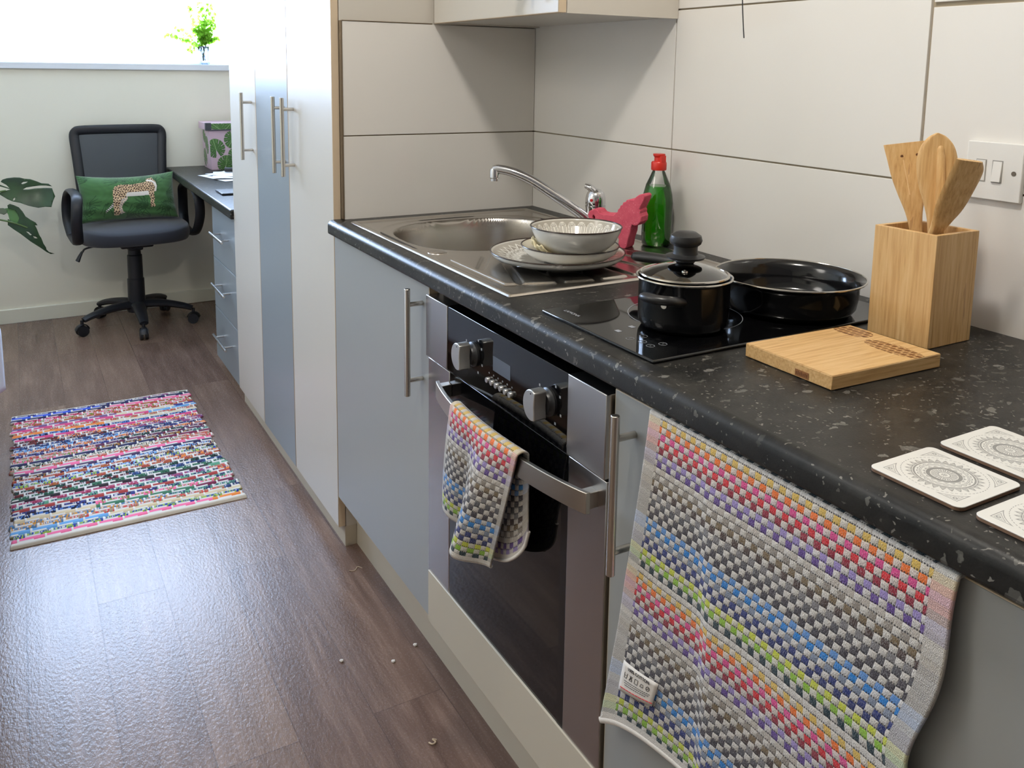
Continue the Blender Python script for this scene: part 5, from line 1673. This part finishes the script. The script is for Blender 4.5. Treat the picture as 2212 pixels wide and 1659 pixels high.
def leaf(name, outline, holes, org, ex, ez, curl, mat, midrib, par=None, dn=28, off=(0, 0)):
    """outline in local metres; org/ex/ez map (a,b) to 3D, curl(a,b) gives depth"""
    V2 = []; E2 = []
    for poly in [outline] + holes:
        s0 = len(V2); V2 += [Vector(q) for q in poly]
        E2 += [(s0 + i, s0 + (i + 1) % len(poly)) for i in range(len(poly))]
    xs = [q[0] for q in outline]; ys_ = [q[1] for q in outline]
    for i in range(1, dn):
        for j in range(1, dn):
            q = (min(xs) + (max(xs) - min(xs)) * i / dn, min(ys_) + (max(ys_) - min(ys_)) * j / dn)
            A = np.array([q[0]]); B = np.array([q[1]])
            if inside(outline, A, B)[0] and not any(inside(h, A, B)[0] for h in holes):
                V2.append(Vector(q))
    vo_, eo_, fo_, *_r = delaunay_2d_cdt(V2, E2, [], 1 if not holes else 2, 1e-5)
    ctr_ok = []
    for f in fo_:
        cx_ = sum(vo_[i][0] for i in f) / len(f); cy_ = sum(vo_[i][1] for i in f) / len(f)
        A = np.array([cx_]); B = np.array([cy_])
        if inside(outline, A, B)[0] and not any(inside(h, A, B)[0] for h in holes):
            ctr_ok.append(tuple(f))
    b = MB()
    org, ex, ez = Vector(org), Vector(ex), Vector(ez); nn = ex.cross(ez).normalized()
    b.add([org + ex * q[0] + ez * q[1] + nn * curl(q[0], q[1]) for q in vo_], ctr_ok)
    lf = b.build(name, mat, par, solid=0.0011, solid_off=0.0, ang=60)
    for rib in midrib:
        MB().tube([org + ex * q[0] + ez * q[1] + nn * (curl(q[0], q[1]) - 0.0015) for q in catmull([Vector((a_, c_, 0)) for a_, c_ in rib], 5)], 0.0014, 6).build('vein', M_stem, lf)
    return lf


SC_ = 1 / 408.0                                             # metres per picture pixel on the plane of the leaves
def lp(pts, ox, oy):
    return [((x / 6.911 - ox) * SC_, -(320 + y / 6.911 - oy) * SC_) for x, y in pts]
o1 = lp([(45, 530), (70, 505), (120, 492), (200, 488), (260, 495), (320, 515), (380, 523), (440, 550), (510, 585), (590, 594), (632, 632), (560, 618), (480, 615), (400, 622), (330, 630), (292, 652), (350, 656), (440, 648), (540, 648), (630, 655), (640, 700), (660, 765), (630, 830), (605, 908), (530, 900), (450, 908), (390, 890), (330, 868), (250, 826), (170, 800), (110, 765), (50, 715), (20, 690), (60, 660), (150, 640), (60, 600), (-60, 560), (-30, 545), (40, 570), (140, 622), (110, 580)], 20, 416)
h1 = [lp([(276, 572), (300, 556), (352, 555), (330, 570), (290, 582)], 20, 416), lp([(168, 790), (180, 758), (198, 752), (192, 785)], 20, 416)]
leaf('leaf', o1[:41], h1, (-0.7310, 2.47, 0.7090), (1, 0.05, 0), (0, 0.22, 0.975), lambda a, c: 0.25 * (c + 0.02) ** 2 * 6 + 0.02 * sin(a * 14), M_leaf, [lp([(-120, 690), (0, 680), (150, 660), (230, 715), (330, 780), (480, 850), (590, 895)], 20, 416)], mo)
o2 = lp([(215, 880), (240, 862), (280, 880), (330, 915), (365, 975), (390, 1040), (440, 1090), (490, 1130), (508, 1170), (480, 1165), (498, 1215), (520, 1300), (540, 1345), (560, 1420), (588, 1480), (590, 1505), (620, 1545), (692, 1580), (640, 1575), (590, 1540), (520, 1470), (420, 1375), (330, 1270), (260, 1200), (205, 1140), (210, 1060), (260, 1100), (300, 1130), (325, 1060), (310, 1000), (285, 945), (220, 920)], 60, 480)
h2 = [lp([(384, 1240), (410, 1250), (440, 1290), (425, 1295)], 60, 480), lp([(450, 1310), (480, 1320), (498, 1345), (470, 1338)], 60, 480)]
leaf('leaf', o2, h2, (-0.6670, 2.49, 0.5620), (1, 0.3, 0), (0, 0.05, 0.998), lambda a, c: 0.03 * sin(a * 18 + 0.5), M_leaf, [], mo)
o3 = lp([(146, 940), (165, 925), (215, 920), (255, 935), (290, 965), (325, 1020), (330, 1080), (310, 1130), (280, 1160), (225, 1130), (205, 1060), (195, 1000)], 60, 480)
leaf('leaf_underside', o3, [], (-0.6680, 2.478, 0.5615), (1, -0.1, 0), (0, 0.05, 0.998), lambda a, c: 0.02 * sin(a * 20), M_leafl, [], mo)
o4 = lp([(-90, 905), (-20, 900), (50, 902), (80, 920), (98, 945), (82, 975), (52, 992), (20, 975), (-60, 980)], 5, 455)
leaf('leaf', o4, [], (-0.766, 2.46, 0.6230), (1, 0.1, 0), (0, 0.3, 0.95), lambda a, c: 0.0, M_leaf, [], mo, dn=12)
o5 = lp([(-60, 30), (0, 32), (22, 40), (32, 50), (20, 62), (0, 72), (-60, 90)], 2, 328)
leaf('leaf', o5, [], (-0.768, 2.50, 0.9150), (1, 0.1, 0), (0, 0.3, 0.95), lambda a, c: 0.0, simple('new_leaf', lin(110, 190, 70), 0.4), [], mo, dn=10)
o6 = lp([(-260, -40), (-120, -60), (-20, 20), (-30, 120), (-140, 180), (-260, 120)], 0, 400)
leaf('leaf', o6, [], (-0.90, 2.45, 0.86), (1, 0.2, 0), (0, 0.3, 0.95), lambda a, c: 0.02 * sin(a * 20), M_leaf, [], mo, dn=14)
for pth in ([(-1.052, 2.53, 0.66), (-0.95, 2.50, 0.69), (-0.85, 2.475, 0.700), (-0.745, 2.470, 0.7130)], [(-1.06, 2.53, 0.56), (-0.95, 2.51, 0.60), (-0.82, 2.49, 0.585), (-0.735, 2.478, 0.5640), (-0.668, 2.474, 0.532)],
            [(-1.055, 2.53, 0.60), (-0.92, 2.49, 0.63), (-0.80, 2.462, 0.626)], [(-1.05, 2.53, 0.70), (-0.95, 2.52, 0.84), (-0.80, 2.50, 0.914)], [(-1.05, 2.53, 0.71), (-1.0, 2.49, 0.80), (-0.95, 2.46, 0.85)]):
    MB().tube(catmull(pth, 6), 0.0042, 8).build('leaf_stem', M_stem, mo)

# ------------------------------------------------------------------ sprigs in a glass on the window sill
vs = thing('vase_of_sprigs', 'ribbed glass tumbler holding leafy lime green sprigs on the window sill', 'plant', (0.232, 2.868, WZ0))
t = NT('ribbed_glass'); M_rib = thin_glass('ribbed_glass', (0.74, 0.80, 0.88, 1), 1.0, 0.03)
b = MB(); n_ = 72; rings = [(0.024, 0.001), (0.026, 0.01), (0.030, 0.06), (0.033, 0.098)]
for r_, h_ in rings:
    for k in range(n_):
        a = 2 * pi * k / n_; q = r_ * (1 + 0.03 * cos(a * 18))
        b.v.append((0.232 + q * cos(a) - 0.06 * h_, 2.868 + q * sin(a), WZ0 + h_))
for i in range(len(rings) - 1):
    for k in range(n_):
        k2 = (k + 1) % n_
        b.f.append((i * n_ + k, i * n_ + k2, (i + 1) * n_ + k2, (i + 1) * n_ + k)); b.mi.append(0)
b.f.append(tuple(range(n_))); b.mi.append(0)
b.build('tumbler', M_rib, vs, solid=0.002)
t = NT('lime_leaf')
tl_ = t.n('BsdfTranslucent'); tl_.inputs[0].default_value = lin(150, 192, 66)
df = t.n('BsdfDiffuse'); df.inputs[0].default_value = lin(120, 170, 56); mx = t.n('MixShader'); mx.inputs[0].default_value = 0.55
t.link(df.outputs[0], mx.inputs[1]); t.link(tl_.outputs[0], mx.inputs[2]); t.link(mx.outputs[0], t.out.inputs['Surface'])
M_lime = t.m
lr = np.random.default_rng(11)
sprigs = [((0.18, 0.0, 1.49), 7), ((0.165, 0.01, 1.60), 8), ((0.215, 0.0, 1.62), 10), ((0.245, 0.01, 1.60), 10), ((0.265, 0.0, 1.615), 9), ((0.29, 0.005, 1.52), 9), ((0.30, 0.0, 1.44), 8), ((0.04, 0.0, 1.452), 10), ((0.095, 0.01, 1.485), 6), ((0.235, 0.02, 1.52), 10), ((0.26, -0.01, 1.47), 10), ((0.21, -0.01, 1.50), 9), ((0.155, -0.02, 1.37), 5), ((0.285, 0.01, 1.57), 8)]
for (ex_, dy_, ez_), n_l in sprigs:
    p0 = Vector((0.229 + lr.uniform(-0.008, 0.008), 2.868, WZ0 + 0.02)); p1 = Vector((0.226 + (ex_ - 0.226) * 0.18, 2.868 + dy_ * 0.4, WZ0 + 0.10)); p2 = Vector((0.226 + (ex_ - 0.226) * 0.6, 2.868 + dy_, 0.5 * (WZ0 + 0.10 + ez_) + 0.01)); p3 = Vector((ex_, 2.868 + dy_, ez_))
    cv = catmull([p0, p1, p2, p3], 8)
    sg = MB().tube(cv, 0.0012, 6).build('sprig_stem', M_stem, vs)
    b = MB()
    for k in range(n_l):
        f_ = 0.42 + 0.58 * k / (n_l - 1)
        q = cv[min(int(f_ * (len(cv) - 1)), len(cv) - 1)]
        for sd in (-1, 1, -0.6, 0.7):
            r_ = lr.uniform(0.0080, 0.0125)
            c_ = q + Vector((sd * lr.uniform(0.004, 0.016), lr.uniform(-0.012, 0.012), lr.uniform(-0.008, 0.012)))
            n1 = Vector((lr.normal(), lr.normal() - 0.6, lr.normal() * 0.6)).normalized()
            a1 = n1.orthogonal().normalized(); a2 = n1.cross(a1)
            s0 = len(b.v)
            b.v.append(tuple(c_ + n1 * r_ * 0.15))
            for j in range(9):
                an = 2 * pi * j / 9; b.v.append(tuple(c_ + a1 * r_ * cos(an) + a2 * r_ * 0.85 * sin(an)))
            for j in range(9):
                b.f.append((s0, s0 + 1 + j, s0 + 1 + (j + 1) % 9)); b.mi.append(0)
    b.build('leaves', M_lime, sg)

# ------------------------------------------------------------------ bed at the left, just outside the picture
bd = thing('bed', 'bed with a white duvet along the left side, one corner at the picture edge', 'bed', (-1.30, 0.30, 0.0))
b = MB()
b.box(-1.78, -0.835, -0.60, 1.19, 0.12, 0.24)
for x_ in (-1.74, -0.89):
    for y_ in (-0.56, 1.10):
        b.box(x_, x_ + 0.05, y_, y_ + 0.05, 0, 0.12)
b.build('bed_frame', simple('bed_wood', lin(150, 112, 78), 0.5), bd, bev=0.006)
MB().box(-1.77, -0.845, -0.59, 1.18, 0.2405, 0.42).build('mattress', simple('mattress_cover', lin(226, 228, 234), 0.8), bd, bev=0.04, seg=4)
def duv(a, c):
    # wraps over the near side: a across, c along
    y = -0.64 + 1.845 * c
    s_ = a * 1.26
    bul = 0.008 * sin(c * 17) + 0.006 * sin(c * 41 + a * 3)
    cor = max(0.0, (c - 0.93) / 0.07)
    if s_ < 0.98:
        x = -1.80 + s_; z = 0.455 + 0.012 * sin(a * 9 + c * 6) + bul * 0.5
        x2 = x
    else:
        d_ = s_ - 0.98
        r_ = 0.05
        an = min(d_ / r_, pi / 2)
        x2 = -0.82 - 0.012 + r_ * sin(an) * 0.62; z = 0.455 - r_ * (1 - cos(an)) - max(0.0, d_ - r_ * pi / 2)
    x2 = x2 + (0.030 * cor if s_ > 0.9 else 0) + (bul if s_ > 0.9 else 0) * 0.3
    return (x2, y, z - 0.02 * cor)
MB().sheet(duv, 70, 80).build('duvet', simple('white_duvet', lin(226, 230, 240), 0.85), bd, solid=0.02, solid_off=-1.0, ang=80)

# ------------------------------------------------------------------ crumbs on the floor
M_crumb = simple('white_crumb', lin(214, 208, 200), 0.9); M_thread = simple('pale_thread', lin(196, 176, 150), 0.9)
for i, (x_, y_, r_, lb) in enumerate(((0.0290, -0.476, 0.0042, 'white crumb on the floor close to the plinth below the oven'), (-0.0355, -0.504, 0.0040, 'white crumb on the floor between the one by the plinth and the blueish one'), (-0.1353, -0.448, 0.0040, 'bluish white crumb on the floor farthest from the plinth'))):
    b = MB(); b.lathe((x_, y_, 0.0002), [(0, 0), (r_, 0.0008), (r_ * 1.05, r_ * 0.5), (r_ * 0.7, r_), (0, r_ * 1.1)], 9)
    b.v = [(q[0] + 0.0012 * sin(k * 3.1), q[1] + 0.0012 * cos(k * 2.3), q[2]) for k, q in enumerate(b.v)]
    tag(b.build('crumb', M_crumb), lb, 'crumb', 'crumbs on the floor')
tag(MB().tube(catmull([(-0.004, -0.118, 0.0012), (0.006, -0.126, 0.0014), (0.014, -0.121, 0.0014), (0.022, -0.112, 0.0012), (0.030, -0.124, 0.0012)], 6), 0.0008, 6).build('thread', M_thread), 'short pale thread lying on the floor by the plinth', 'thread')
tag(MB().tube(catmull([(-0.064, -0.757, 0.002), (-0.060, -0.765, 0.003), (-0.052, -0.762, 0.002), (-0.055, -0.755, 0.004), (-0.048, -0.758, 0.002)], 6), 0.0016, 6).build('fluff', M_thread), 'small beige bit of fluff on the floor at the bottom of the picture', 'fluff')
